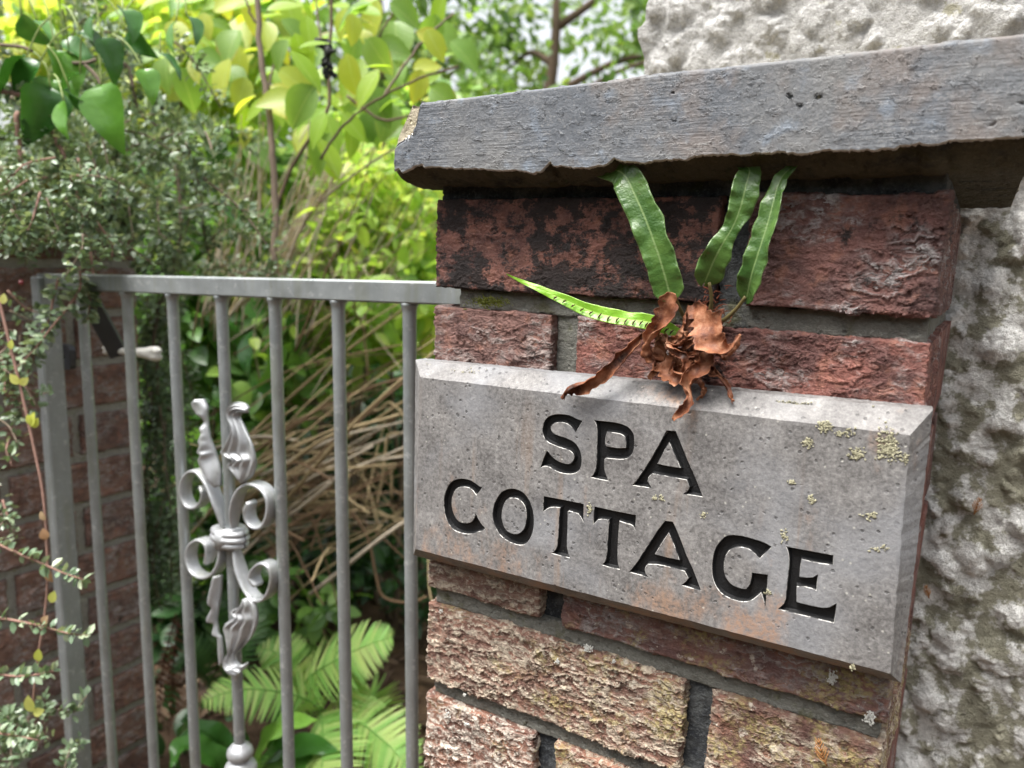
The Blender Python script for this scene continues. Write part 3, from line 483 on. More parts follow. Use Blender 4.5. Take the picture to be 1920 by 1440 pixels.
def plaque():
    YF, YB = -26., -13.
    inn = np.array([(9.0, -64.3), (331.8, -60.4), (335.8, -193.8), (7.5, -197.2)])
    out = np.array([(-5.5, -54.0), (340.2, -47.6), (341.0, -202.8), (-4.5, -206.2)])
    out = np.array([(-5.5, -54.0), (340.2, -47.6), (341.0, -203.5), (-4.5, -209.0)])
    vs = []; es = []
    def edge_loop(p, step):
        r = []
        for i in range(len(p)):
            a, b = p[i], p[(i+1) % len(p)]; n = max(1, int(np.linalg.norm(b-a)/step))
            for t in range(n): r.append(a+(b-a)*t/n)
        return np.array(r)
    chip = np.interp(np.arange(2000), np.arange(0, 2000, 4), NR.normal(0, .28, 500))
    ring = edge_loop(inn, 2.0); cen = inn.mean(0)
    k = len(ring); ring = ring+(cen-ring)/np.linalg.norm(cen-ring, axis=1)[:, None]*np.abs(chip[:k, None])
    def addloop(q):
        s = len(vs); vs.extend([Vector((float(a), float(b))) for a, b in q]); es.extend([(s+i, s+(i+1) % len(q)) for i in range(len(q))])
    addloop(ring)
    loops = []
    for n, ll in LETTERS:
        for q in ll: addloop(q)
    for gx in np.arange(14, 328, 8.0):
        for gz in np.arange(-190, -68, 8.0): vs.append(Vector((gx, gz)))
    from mathutils.geometry import delaunay_2d_cdt as cdt
    V2, E2, F2, ov, oe, of = cdt(vs, es, [], 0, 1e-4)
    V2 = np.array([(v.x, v.y) for v in V2])
    cf = np.array([V2[list(f)].mean(0) for f in F2])
    def inside(pts, poly):
        poly = np.asarray(poly); c = np.zeros(len(pts), bool); j = len(poly)-1
        for i in range(len(poly)):
            a, b = poly[i], poly[j]
            cr = ((a[1] > pts[:, 1]) != (b[1] > pts[:, 1])) & (pts[:, 0] < (b[0]-a[0])*(pts[:, 1]-a[1])/(b[1]-a[1]+1e-12)+a[0])
            c ^= cr; j = i
        return c
    keep = inside(cf, ring)
    for n, ll in LETTERS:
        h = inside(cf, ll[0])
        for q in ll[1:]: h &= ~inside(cf, q)
        keep &= ~h
    V = [(a, YF, b) for a, b in V2]; F = [list(f) for f, q in zip(F2, keep) if q]
    # winding towards -Y
    G = []
    for f in F:
        a, b, c = V2[f[0]], V2[f[1]], V2[f[2]]
        G.append(f if (b[0]-a[0])*(c[1]-a[1])-(b[1]-a[1])*(c[0]-a[0]) > 0 else f[::-1])
    build('stone_face', V, G, STONE, PLQ, smooth=False)
    # chamfer, sides, back
    oring = np.array([out[0]+0*out[0]]*0+[p for p in edge_loop(out, 2.0)])
    m = k
    def resamp(p, n):
        q = np.vstack([p, p[:1]]); s = np.r_[0, np.cumsum(np.linalg.norm(np.diff(q, axis=0), axis=1))]
        t = np.linspace(0, s[-1], n, endpoint=False); return np.stack([np.interp(t, s, q[:, i]) for i in (0, 1)], 1)
    # side by side so that corners stay aligned
    per = []; io = []
    sides_i = []; 
    nper = [max(1, int(np.linalg.norm(inn[(i+1) % 4]-inn[i])/2.0)) for i in range(4)]
    O = np.array([out[i]+(out[(i+1) % 4]-out[i])*t/nper[i] for i in range(4) for t in range(nper[i])])
    O = O+NR.normal(0, .12, O.shape)
    L = [np.c_[ring[:, 0], np.full(m, YF), ring[:, 1]], None, np.c_[O[:, 0], np.full(m, YB), O[:, 1]], np.c_[O[:, 0], np.full(m, YB+1.5), O[:, 1]], np.c_[O[:, 0]*.995+.8, np.full(m, -1.5), O[:, 1]*.997]]
    L[1] = L[0]*.5+L[2]*.5+np.c_[np.zeros(m), NR.normal(0, .08, m), np.zeros(m)]
    A = np.stack(L, 1); A = np.concatenate([A, A[:1]])
    build('stone_chamfer', A.reshape(-1, 3), grid_faces(m+1, 5), STONE, PLQ, smooth=False)
    # cut letters
    kk = NT('letter_paint'); P = kk.pos(); f = kk.noise(P, .5, 5, .7); wear = kk.sst(kk.ma('ADD', kk.noise(P, .16, 5, .7, off=3), kk.mr(kk.xyz()[1], YF+.1, YF+1.3, .11, -.09)), .60, .66)
    cc = kk.mix(f, (.004, .004, .0045), (.014, .014, .015)); cc = kk.mix(wear, cc, (.42, .41, .38)); kk.bump(kk.noise(P, .8, 4, .6), .5)
    paint = kk.done(cc, kk.mr(f, .3, .7, .4, .6), .35)
    rk = NT('letter_lip'); P = rk.pos(); q = rk.noise(P, .18, 4, .65, off=14)
    lipm = rk.done(rk.mix(rk.sst(q, .42, .56), (.06, .06, .06), (.50, .49, .46)), .85, .25)
    for n, ll in LETTERS:
        mb = MB(); lv = []; fl = []; off = 0; allv = []; lv2 = []
        tops = []
        for qi, q in enumerate(ll):
            q = np.array(q); # densify
            d = []
            for i in range(len(q)):
                a, b = q[i], q[(i+1) % len(q)]; s = max(1, int(np.linalg.norm(b-a)/1.5))
                for t in range(s): d.append(a+(b-a)*t/s)
            d = np.array(d); nx = np.roll(d, -1, 0)-d; pv = d-np.roll(d, 1, 0)
            nrm = lambda v: v/(np.linalg.norm(v, axis=1)[:, None]+1e-9)
            na = nrm(np.c_[-nx[:, 1], nx[:, 0]]); nb = nrm(np.c_[-pv[:, 1], pv[:, 0]])
            bis = nrm(na+nb); bis = bis/np.clip((bis*na).sum(1), .6, 1)[:, None]
            lv.append([(d, YF), (d+bis*.22, YF+.5), (d+bis*.65, YF+2.2), (d+bis*1.15, YF+3.6)])
        mb2 = MB()
        for lay in lv:
            n_ = len(lay[0][0])
            def ringv(i): return np.c_[lay[i][0][:, 0], np.full(n_, lay[i][1]), lay[i][0][:, 1]]
            def band(a, b, tgt):
                A = np.stack([a, b], 1); A = np.concatenate([A, A[:1]]); tgt.add(A.reshape(-1, 3), grid_faces(n_+1, 2))
            band(ringv(0), ringv(1), mb2)
            band(ringv(1), ringv(2), mb); band(ringv(2), ringv(3), mb)
        # floor
        fv = []; fe = []; polys = []
        for lay in lv:
            p = lay[3][0]; s = len(fv); fv.extend([Vector((float(a), float(b))) for a, b in p]); fe.extend([(s+i, s+(i+1) % len(p)) for i in range(len(p))]); polys.append(p)
        a2, _, f2, *_r = cdt(fv, fe, [], 0, 1e-4); a2 = np.array([(v.x, v.y) for v in a2]); cc_ = np.array([a2[list(f)].mean(0) for f in f2])
        kp = inside(cc_, lv[0][1][0])
        for lay in lv[1:]: kp &= ~inside(cc_, lay[1][0])
        mb.add([(a, YF+3.6, b) for a, b in a2], [list(f) for f, z in zip(f2, kp) if z])
        lo = mb.build('letter', paint, PLQ, smooth=False)
        lo['label'] = 'carved black letter '+n
        mb2.build('letter_rim', lipm, lo, smooth=False)
plaque()
LICH = flat_mat('lichen_crust', (.37, .35, .24), .95, .15, var=.35, scale=.5, bump=.8)
def lichen(px, py, w, h, n, Y=-26.3, m=LICH, par=PLQ, sz=1.3):
    mb = MB()
    for i in range(int(n*2.7)):
        a = R.gauss(0, .32); b = R.gauss(0, .32); p = at(px+a*w, py+b*h, Y); s = sz*R.uniform(.35, .95)
        ang = np.sort(NR.uniform(0, 6.28, 7)); rr = s*NR.uniform(.35, 1.25, 7)
        base = np.stack([p[0]+rr*np.cos(ang), np.full(7, Y+.6), p[2]+rr*np.sin(ang)], 1)
        mid = np.stack([p[0]+.8*rr*np.cos(ang+.1), np.full(7, Y-.06*s), p[2]+.8*rr*np.sin(ang+.1)], 1)+NR.normal(0, .07, (7, 3))
        V = np.vstack([base, mid, [[p[0], Y-.10*s, p[2]]]])
        F = [[j, (j+1) % 7, 7+(j+1) % 7, 7+j] for j in range(7)]+[[7+j, 7+(j+1) % 7, 14] for j in range(7)]
        mb.add(V, F, R.random())
    o = mb.build('lichen_patch', m, par); return o
for a in [(1664, 836, 28, 40, 80), (1606, 853, 20, 16, 34), (1515, 830, 14, 14, 22), (1548, 800, 20, 14, 26), (1470, 1005, 9, 16, 10), (1520, 935, 12, 18, 10), (1650, 1030, 24, 10, 8),
          (1636, 968, 22, 10, 9), (1485, 905, 8, 8, 8), (1320, 965, 10, 10, 8), (1690, 860, 24, 20, 12), (1580, 812, 40, 14, 12), (1440, 1110, 10, 10, 5), (1240, 935, 10, 8, 7), (1105, 955, 7, 14, 12), (1228, 935, 7, 6, 6), (1600, 1250, 8, 8, 4)]: lichen(*a)
for a in [(1700, 800, 20, 12, 30, -19), (1640, 795, 30, 12, 30, -20), (1480, 757, 60, 8, 30, -17), (1600, 770, 70, 9, 50, -15), (860, 700, 70, 10, 24, -19), (800, 690, 10, 12, 14, -16), (1000, 722, 50, 8, 14, -19), (1350, 765, 40, 8, 14, -19)]: lichen(*a, sz=.9)
WH = flat_mat('white_lichen', (.62, .62, .58), .95, .15, var=.2, scale=.5, bump=.8)
for a in [(1102, 1216, 16, 10, 22, -2), (1045, 1240, 6, 8, 8, -2.5), (826, 1146, 5, 5, 6, -2.5), (870, 1303, 5, 5, 6, -2.5), (838, 1340, 10, 14, 12, -2.5), (875, 1358, 8, 5, 8, -2.5), (1560, 1272, 14, 20, 26, -4), (1630, 1345, 16, 20, 26, -4), (1150, 1240, 8, 6, 6, -2)]: lichen(*a, m=WH, par=PIL, sz=1.0)

# ------------------------------------------------------------------ roughcast wall behind
def wall_mat():
    k = NT('roughcast'); P = k.pos(); x, y, z = k.xyz()
    wv = k.vm('ADD', P, k.vm('SCALE', k.vm('SUBTRACT', k.n('ShaderNodeTexNoise').outputs['Color'], (.5, .5, .5)), 0.0))
    nz = k.n('ShaderNodeTexNoise'); k.set(nz.inputs['Vector'], P); nz.inputs['Scale'].default_value = .03; nz.inputs['Detail'].default_value = 3
    wv = k.vm('ADD', P, k.vm('SCALE', k.vm('SUBTRACT', nz.outputs['Color'], (.5, .5, .5)), 30.0))
    v = k.voro(wv, .033, 'SMOOTH_F1', .35); v2 = k.voro(wv, .07, 'F1'); lo = k.noise(P, .014, 3, .55); fi = k.noise(P, .25, 5, .7); fi2 = k.noise(P, .9, 3, .7)
    lump = k.sst(v, .62, .12); lumps2 = k.sst(v2, .55, .1)
    h = k.ma('ADD', k.ma('MULTIPLY', lump, 10.), k.ma('ADD', k.ma('MULTIPLY', lumps2, 3.), k.ma('ADD', k.ma('MULTIPLY', lo, 14.), k.ma('ADD', k.ma('MULTIPLY', fi, 4.5), k.ma('MULTIPLY', fi2, 1.6)))))
    k.disp(k.ma('SUBTRACT', h, 14.))
    alg = k.ma('ADD', k.ma('ADD', k.noise(P, .035, 5, .68, off=19), k.ma('MULTIPLY', k.ma('SUBTRACT', .5, lump), .10)), k.mr(z, 140, 40, -.15, .0))
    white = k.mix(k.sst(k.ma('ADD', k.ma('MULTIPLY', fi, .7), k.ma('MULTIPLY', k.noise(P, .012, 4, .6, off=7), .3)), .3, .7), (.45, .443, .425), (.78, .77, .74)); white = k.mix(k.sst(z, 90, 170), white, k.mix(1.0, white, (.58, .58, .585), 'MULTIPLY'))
    col = k.mix(k.ma('MULTIPLY', k.sst(alg, .48, .57), .92), white, k.mix(k.noise(P, .05, 3, .6, off=2), (.15, .142, .095), (.29, .275, .20)))
    col = k.mix(k.sst(k.noise(P, .22, 4, .7, off=44), .66, .72), col, (.09, .088, .075))
    return k.done(col, .9, .25)
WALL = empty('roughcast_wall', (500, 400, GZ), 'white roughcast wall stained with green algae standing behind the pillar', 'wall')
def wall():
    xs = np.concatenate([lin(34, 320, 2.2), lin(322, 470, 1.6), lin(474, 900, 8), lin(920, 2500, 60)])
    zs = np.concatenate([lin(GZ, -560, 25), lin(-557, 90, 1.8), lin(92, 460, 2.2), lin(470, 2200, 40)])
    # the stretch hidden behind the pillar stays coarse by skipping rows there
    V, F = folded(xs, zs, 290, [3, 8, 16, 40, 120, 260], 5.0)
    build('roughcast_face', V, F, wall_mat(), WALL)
wall()

# moss cushion on the joint
m = MB(); MOSS = flat_mat('moss', (.12, .13, .025), .95, .1, var=.4, scale=.3)
for i in range(260):
    p = at(R.gauss(918, 17), R.gauss(567, 5), 2); d = np.array([R.gauss(0, .5), -1, R.gauss(.5, .5)]); m.add(*tube([p, p+d*R.uniform(1.2, 2.6)], [.45, .12], 4, False), t=R.random())
m.build('moss', MOSS, PIL)['kind'] = 'stuff'
# ------------------------------------------------------------------ left pier (its inner face is seen past the gate)
LX = -880.0
LPI = empty('brick_pier', (LX-170, 165, GZ), 'brown brick gate pier at the left, overgrown by trailing cotoneaster', 'pier')
PB = [brick_mat('pier_brick_a', (.165, .095, .072), (.10, .058, .046), soot=.12, grey=.6, relief=1.0, seed=120),
      brick_mat('pier_brick_b', (.14, .085, .068), (.085, .052, .044), soot=.2, grey=.6, relief=1.0, seed=141)]
def pier():
    core = MB(); core.add(*box(LX-330, LX-7, 6, 330, GZ, 75)); core.build('mortar_core', mortar_mat('pier_mortar', (.27, .262, .23), (.10, .10, .085), soot=.3), LPI, False)
    for c in range(14):
        zt = BH-c*PITCHZ; zb = zt-BH
        if zb < GZ: break
        ys = [(0, 215), (229, 336)] if c % 2 == 0 else [(0, 102), (116, 336)]
        for (a, b) in ys:
            V, F = folded(lin(a, b, 3.0), lin(zb, zt, 3.0), 0, [2, 5, 12, 30, 100], 2.5)
            # turn the face to look to +X
            V = np.c_[LX-V[:, 1], V[:, 0], V[:, 2]]; F = [f for f in F]
            build('brick', V, F, PB[R.randrange(2)], LPI, origin=(LX-50, (a+b)/2, zb))
        for (a, b) in ((-330, -222), (-208, -104)): 
            V, F = bevel_box(LX+a, LX+b, 0, 100, zb, zt, 2); build('brick', V, F, PB[0], LPI, False)
pier()
def pier_cap():
    k = NT('mossy_cement'); P = k.pos(); n = k.noise(P, .02, 5, .65); f = k.noise(P, .2, 5, .7)
    col = k.mix(k.sst(n, .40, .58), (.16, .155, .14), (.14, .125, .02)); col = k.mix(k.sst(f, .5, .7), col, (.24, .24, .22))
    k.disp(k.ma('SUBTRACT', k.ma('ADD', k.ma('MULTIPLY', n, 16), k.ma('MULTIPLY', f, 4)), 10)); m = k.done(col, .95, .2)
    V, F = folded(lin(-25, 355, 5), lin(84, 131, 4), 0, [2, 6, 14, 40, 120, 400], 4)
    V = np.c_[LX+22-V[:, 1], V[:, 0], V[:, 2]]
    t = empty('pier_coping', (LX-170, 165, 84), 'mossy cement coping on the left pier under the cotoneaster', 'coping')
    build('slab', V, F, m, t)
pier_cap()

# ------------------------------------------------------------------ steel gate, sagging a little to the left
GAL = None
def galv(name, a=(.17, .186, .19), b=(.34, .365, .37), moss=.0, rough=.42):
    k = NT(name); P = k.pos(); x, y, z = k.xyz()
    n = k.noise(P, .03, 5, .6); f = k.noise(k.vm('MULTIPLY', P, (1, 1, .25)), .15, 5, .65); s = k.noise(P, .5, 3, .6)
    c = k.mix(k.ma('ADD', k.ma('MULTIPLY', n, .6), k.ma('MULTIPLY', f, .4)), a, b)
    c = k.mix(k.ma('MULTIPLY', k.sst(k.noise(P, .09, 6, .75, off=8), .54, .70), .7), c, (.50, .51, .52)); c = k.mix(k.ma('MULTIPLY', k.sst(k.noise(P, .2, 5, .75, off=28), .60, .70), .5), c, (.09, .085, .07))
    c = k.mix(k.ma('MULTIPLY', k.sst(k.noise(k.vm('MULTIPLY', P, (1, 1, .15)), .05, 4, .6, off=4), .5, .68), .35+moss), c, (.20, .21, .15))
    k.bump(k.ma('ADD', k.ma('MULTIPLY', f, .5), k.ma('MULTIPLY', s, .15)), .5)
    return k.done(c, k.mr(n, .3, .7, rough-.08, rough+.14), .5, .55)
GAL = galv('galvanised_steel'); GALC = galv('cast_steel', (.26, .27, .28), (.44, .45, .465), rough=.46)
DARK = flat_mat('dark_steel', (.05, .053, .06), .45, .5, .5, var=.3, scale=.05)
SAG = math.radians(1.55); GX, GZ0, GY = -92.5, -10.0, 130.0
def sag(V):
    V = np.asarray(V, float).copy(); c, s = math.cos(SAG), math.sin(SAG); dx = V[:, 0]-GX; dz = V[:, 2]-GZ0
    V[:, 0] = GX+c*dx-s*dz; V[:, 2] = GZ0+s*dx+c*dz; return V
def unsag(p):
    c, s = math.cos(SAG), math.sin(SAG); dx = p[0]-GX; dz = p[2]-GZ0
    return np.array([GX+c*dx+s*dz, p[1], GZ0-s*dx+c*dz])
GATE = empty('steel_gate', (-430, GY, GZ), 'grey galvanised steel garden gate with round bars and a scrolled ornament', 'gate')
def gbuild(mb, name, mat, parent=GATE, smooth=True):
    V = sag(np.concatenate(mb.V)); return build(name, V, mb.F, mat, parent, smooth)
def gate():
    m = MB(); m.add(*bevel_box(-782, -20, 120, 142, -21.5, .5, 1.8)); gbuild(m, 'top_rail', GAL, smooth=False)
    m = MB(); m.add(*bevel_box(-782, -20, 120, 142, -960, -938, 1.8)); gbuild(m, 'bottom_rail', GAL, smooth=False)
    m = MB(); m.add(*bevel_box(-783, -763, 112, 141, -1000, -4, 2.0)); gbuild(m, 'hinge_stile', GAL, smooth=False)
    m = MB(); m.add(*bevel_box(-40, -20.5, 118, 144, -1000, -22, 2.0)); gbuild(m, 'latch_stile', GAL, smooth=False)
    bx = []
    for (tx, bxx) in ((153, 213), (240, 288), (325, 366), (415, 452), (517, 541), (635, 650), (768, 773)):
        a = unsag(at(tx, 560, GY)); b = unsag(at(bxx, 1440, GY)); x = (a[0]*.5+b[0]*.5); bx.append(x)
        m = MB(); zs = [-21, -24, -27, -31, -60]+list(np.linspace(-120, -938, 16))
        m.add(*tube([(x, GY, z) for z in zs], [9.6, 8.8, 7.6, 7.1]+[6.9]*(len(zs)-4), 16)); gbuild(m, 'bar', GAL)
    return bx
BX = gate()
def orn():
    ox, oy, sc = 300, 720, 794/320.
    def q(x, y, Y): return unsag(at(ox+x/sc, oy+y/sc, Y))
    O = empty('x', (0, 0, 0)); bpy.data.objects.remove(O)
    cx = BX[3]
    def scroll(pts, Y0, Y1, w=13., t=4.2):
        n = 90; P = spline([q(x, y, Y0) for x, y in pts], n); P[:, 1] = np.linspace(Y0, Y1, n)
        T, N, B = frames(P, (0, -1, 0)); ww = np.interp(np.linspace(0, 1, n), [0, .1, .75, .93, 1], [.55, 1, .95, 1.0, .75])*w; tt = np.interp(np.linspace(0, 1, n), [0, .7, .9, 1], [1, .9, .8, 1.5])*t
        cs = [(-.5, -.32), (-.38, -.5), (.38, -.5), (.5, -.32), (.5, .32), (.38, .5), (-.38, .5), (-.5, .32)]
        V = (P[:, None]+np.stack([N*ww[:, None]*a+B*tt[:, None]*b for a, b in cs], 1)).reshape(-1, 3); k = len(cs)
        F = [[i*k+j, i*k+(j+1) % k, (i+1)*k+(j+1) % k, (i+1)*k+j] for i in range(n-1) for j in range(k)]+[list(range(k))[::-1], [(n-1)*k+j for j in range(k)]]
        m = MB(); m.add(V, F); gbuild(m, 'scroll', GALC)
    Y = GY-6
    scroll([(345, 668), (350, 600), (365, 530), (395, 480), (440, 460), (492, 480), (525, 530), (526, 600), (500, 655), (462, 658), (436, 630), (428, 585), (440, 545)], Y, Y-4, 18)
    scroll([(300, 662), (275, 570), (245, 490), (215, 440), (180, 405), (140, 412), (112, 460), (110, 520), (130, 565), (165, 575), (195, 545), (200, 505), (182, 482)], Y, Y+6, 18)
    scroll([(350, 742), (375, 850), (410, 940), (455, 995), (500, 993), (532, 950), (545, 890), (530, 840), (495, 825), (462, 850), (450, 890), (470, 930)], Y, Y-4, 18)
    scroll([(290, 742), (288, 830), (250, 885), (200, 895), (155, 865), (135, 805), (145, 750), (180, 725), (215, 745), (222, 790), (208, 835)], Y, Y+6, 18)
    def leaf(pairs, ribs, Yc, bul, name='acanthus_leaf'):
        n = 70; L = spline([q(*a, Yc) for a, b in pairs], n); Rr = spline([q(*b, Yc) for a, b in pairs], n); nv = 25
        s = np.linspace(0, 1, nv); V = []
        for i in range(n):
            t = i/(n-1); w_ = np.linalg.norm(Rr[i]-L[i])
            for j in range(nv):
                p = L[i]+(Rr[i]-L[i])*s[j]
                rib = math.sin((s[j]*ribs-t*.8)*2*math.pi)
                p = p.copy(); p[1] -= bul*math.sin(math.pi*min(1, s[j]*1.0))*min(1, w_/18)+3.0*rib*min(1, w_/24)*math.sin(math.pi*t)**.4
                V.append(p)
        V = np.array(V); Fc = grid_faces(n, nv); bk = V.copy(); bk[:, 1] += 3.2; N0 = len(V)
        F = Fc+[[a+N0 for a in f[::-1]] for f in Fc]
        bd = [i*nv for i in range(n)]+[(n-1)*nv+j for j in range(1, nv)]+[i*nv+nv-1 for i in range(n-2, -1, -1)]+[j for j in range(nv-2, 0, -1)]
        F += [[bd[i], bd[(i+1) % len(bd)], bd[(i+1) % len(bd)]+N0, bd[i]+N0] for i in range(len(bd))]
        m = MB(); m.add(np.vstack([V, bk]), F); gbuild(m, name, GALC)
    leaf([((376, 462), (388, 460)), ((345, 415), (425, 425)), ((312, 378), (442, 380)), ((338, 352), (446, 350)), ((278, 322), (441, 315)), ((300, 278), (430, 275)), ((326, 235), (410, 235)), ((333, 195), (386, 190)), ((318, 150), (368, 158)), ((314, 115), (372, 140)), ((345, 85), (385, 135)), ((390, 90), (400, 136)), ((410, 112), (408, 132))], 3.6, Y-9, 6)
    leaf([((385, 1000), (418, 990)), ((372, 1035), (438, 1020)), ((328, 1058), (450, 1060)), ((345, 1085), (454, 1100)), ((291, 1125), (446, 1140)), ((300, 1170), (426, 1180)), ((315, 1215), (385, 1225)), ((318, 1245), (352, 1255)), ((300, 1280), (348, 1285)), ((300, 1315), (368, 1312)), ((325, 1350), (398, 1300)), ((360, 1360), (396, 1322))], 3.6, Y-9, 6)
    leaf([((258, 482), (278, 475)), ((215, 420), (272, 400)), ((182, 358), (256, 345)), ((196, 330), (250, 318)), ((172, 318), (246, 300)), ((190, 285), (240, 275)), ((176, 270), (236, 255)), ((192, 235), (232, 230)), ((186, 205), (227, 205)), ((205, 172), (222, 178)), ((172, 130), (220, 140)), ((153, 92), (218, 108)), ((168, 70), (200, 70))], .8, Y-4, 9)
    leaf([((252, 890), (282, 890)), ((238, 960), (276, 960)), ((230, 1010), (270, 1010)), ((242, 1040), (268, 1040)), ((220, 1092), (264, 1090)), ((248, 1115), (266, 1115)), ((242, 1160), (276, 1160)), ((266, 1180), (286, 1185)), ((272, 1250), (292, 1250)), ((278, 1310), (290, 1300))], .8, Y-4, 8)
    c = q(325, 705, GY); cz = c[2]
    for dz, rr in ((7, 23), (0, 24.5), (-7, 23)):
        m = MB(); a = np.linspace(0, 2*math.pi, 25); P = np.stack([cx+rr*np.cos(a), GY-2+rr*.62*np.sin(a), np.full(25, cz+dz)], 1)
        m.add(*tube(P, 4.2, 8, False)); gbuild(m, 'collar_ring', GALC)
    m = MB(); m.add(*tube([(cx, GY-2, cz-11), (cx, GY-2, cz+11)], [19, 19], 20)); gbuild(m, 'collar', GALC)
    # turned knob lower down the middle bar
    k0 = unsag(at(450, 1411, GY)); k1 = unsag(at(452, 1436, GY)); zc = k0[2]; prof = [(14, 7.7), (12, 9), (9, 12.5), (5, 15.5), (0, 16.6), (-4, 15.6), (-8, 12), (-9.5, 11), (-11, 13), (-15, 18), (-20, 20.5), (-25, 20), (-31, 15), (-34, 9), (-38, 7.7)]
    m = MB(); m.add(*tube([(cx, GY, zc+a) for a, b in prof], [b for a, b in prof], 24)); gbuild(m, 'knob', GALC)
    # lug on the stile, with its hole
    a = at(108, 650, 160); m = MB(); n = 20; th = np.linspace(0, 2*math.pi, n, endpoint=False)
    lc = at(122, 668, 168); lx = lc[0]; lz = lc[2]
    hole = np.stack([lx+7+4.5*np.cos(th), lz+5.5*np.sin(th)], 1); se = lambda c: np.sign(c)*np.abs(c)**.45
    outr = np.stack([lx+3+21*se(np.cos(th)), lz+19*se(np.sin(th))], 1)
    V = np.vstack([np.c_[hole[:, 0], np.full(n, 162.), hole[:, 1]], np.c_[outr[:, 0], np.full(n, 162.), outr[:, 1]], np.c_[hole[:, 0], np.full(n, 171.), hole[:, 1]], np.c_[outr[:, 0], np.full(n, 171.), outr[:, 1]]])
    F = []
    for i in range(n):
        j = (i+1) % n; F += [[i, j, n+j, n+i], [2*n+i, 3*n+i, 3*n+j, 2*n+j], [n+i, n+j, 3*n+j, 3*n+i], [i, 2*n+i, 2*n+j, j]]
    m.add(V, F); m.build('hinge_lug', DARK, LPI, smooth=False); m = MB(); m.add(*bevel_box(LX-8, lx-14, 162.5, 170.5, lz-14, lz+14, 1)); m.build('hinge_plate', DARK, LPI, smooth=False)
orn()
# the dark strut and the white bone-shaped piece on it, just behind the bars
def strut_and_bone():
    a = at(160, 548, 165); b = at(222, 662, 205); d = b-a; d /= np.linalg.norm(d); side = np.cross(d, CF); side /= np.linalg.norm(side); thn = np.cross(d, side)
    V = []; 
    for p in (a-d*8, b+d*4):
        for s, t in ((-1, -1), (1, -1), (1, 1), (-1, 1)): V.append(p+side*13*s+thn*4*t)
    F = [[0, 1, 5, 4], [1, 2, 6, 5], [2, 3, 7, 6], [3, 0, 4, 7], [3, 2, 1, 0], [4, 5, 6, 7]]
    build('closing_strut', V, F, DARK, GATE, False)
    wm = flat_mat('white_bone', (.72, .71, .66), .5, .4, var=.12, scale=.08)
    A = at(196, 656, 207); B = at(299, 664, 207); n = 26; t = np.linspace(0, 1, n); P = A+(B-A)*t[:, None]
    r = np.interp(t, [0, .03, .09, .2, .45, .6, .72, .85, .94, 1], [3.5, 6.5, 7.5, 5.0, 5.6, 6.4, 7.6, 9.4, 9.5, 5])
    V, F = tube(P, r, 16)
    V = V.reshape(n, 16, 3); ax = (B-A)/np.linalg.norm(B-A)
    for i in range(n):
        e = max(0, (t[i]-.8)/.2)+max(0, (.1-t[i])/.1)
        for j in range(16):
            o = V[i, j]-P[i]; up = abs(o[2])/(r[i]+1e-6)
            V[i, j] = P[i]+o*(1+.22*e*(up-.45)*2)+ax*(7*e*(1 if t[i] > .5 else -1)*(up-.5))
    o = build('bone', V.reshape(-1, 3), F, wm, None, True, origin=(A+B)/2-np.array([0, 0, 8]))
    tag(o, 'white bone-shaped piece hanging on a dark strut behind the left gate bars', 'bone')
strut_and_bone()

# ------------------------------------------------------------------ hart's-tongue fern growing out of the joint
FR = empty('wall_fern', at(1305, 610, -2), 'strap-leaved green fern with shrivelled brown fronds growing from the brick joint above the plaque', 'fern')
def frond_mat(name, base, tip, pale, trans=.28):
    k = NT(name); P = k.pos(); f = k.n('ShaderNodeAttribute', attribute_name='tint').outputs['Fac']   # 0 midrib .. 1 edge
    g = k.noise(P, .06, 4, .6); zz = k.xyz()[2]
    c = k.mix(k.sst(g, .3, .7), base, tip); c = k.mix(k.sst(f, .10, .0), c, pale); c = k.mix(k.ma('MULTIPLY', k.sst(f, .9, 1.), .5), c, pale)
    c = k.mix(k.ma('MULTIPLY', k.sst(k.noise(P, .22, 4, .7, off=31), .62, .72), .6), c, (.11, .085, .03))
    k.done(c, k.mr(g, .3, .7, .22, .38), .55); k.bump(k.ma('ADD', k.noise(P, .25, 3, .6), k.ma('MULTIPLY', k.noise(P, .9, 2, .5), .5)), .5)
    tr = k.n('ShaderNodeBsdfTranslucent'); k.set(tr.inputs[0], k.mix(1.0, c, (1.9, 1.8, .6), 'MULTIPLY')); ms = k.n('ShaderNodeMixShader'); ms.inputs[0].default_value = trans
    k.l(k.p.outputs[0], ms.inputs[1]); k.l(tr.outputs[0], ms.inputs[2]); k.l(ms.outputs[0], k.out.inputs[0]); return k.m
FG = frond_mat('frond_green', (.045, .105, .024), (.095, .185, .038), (.20, .29, .11)); FL = frond_mat('frond_lime', (.20, .42, .035), (.28, .50, .05), (.45, .60, .15), .35)
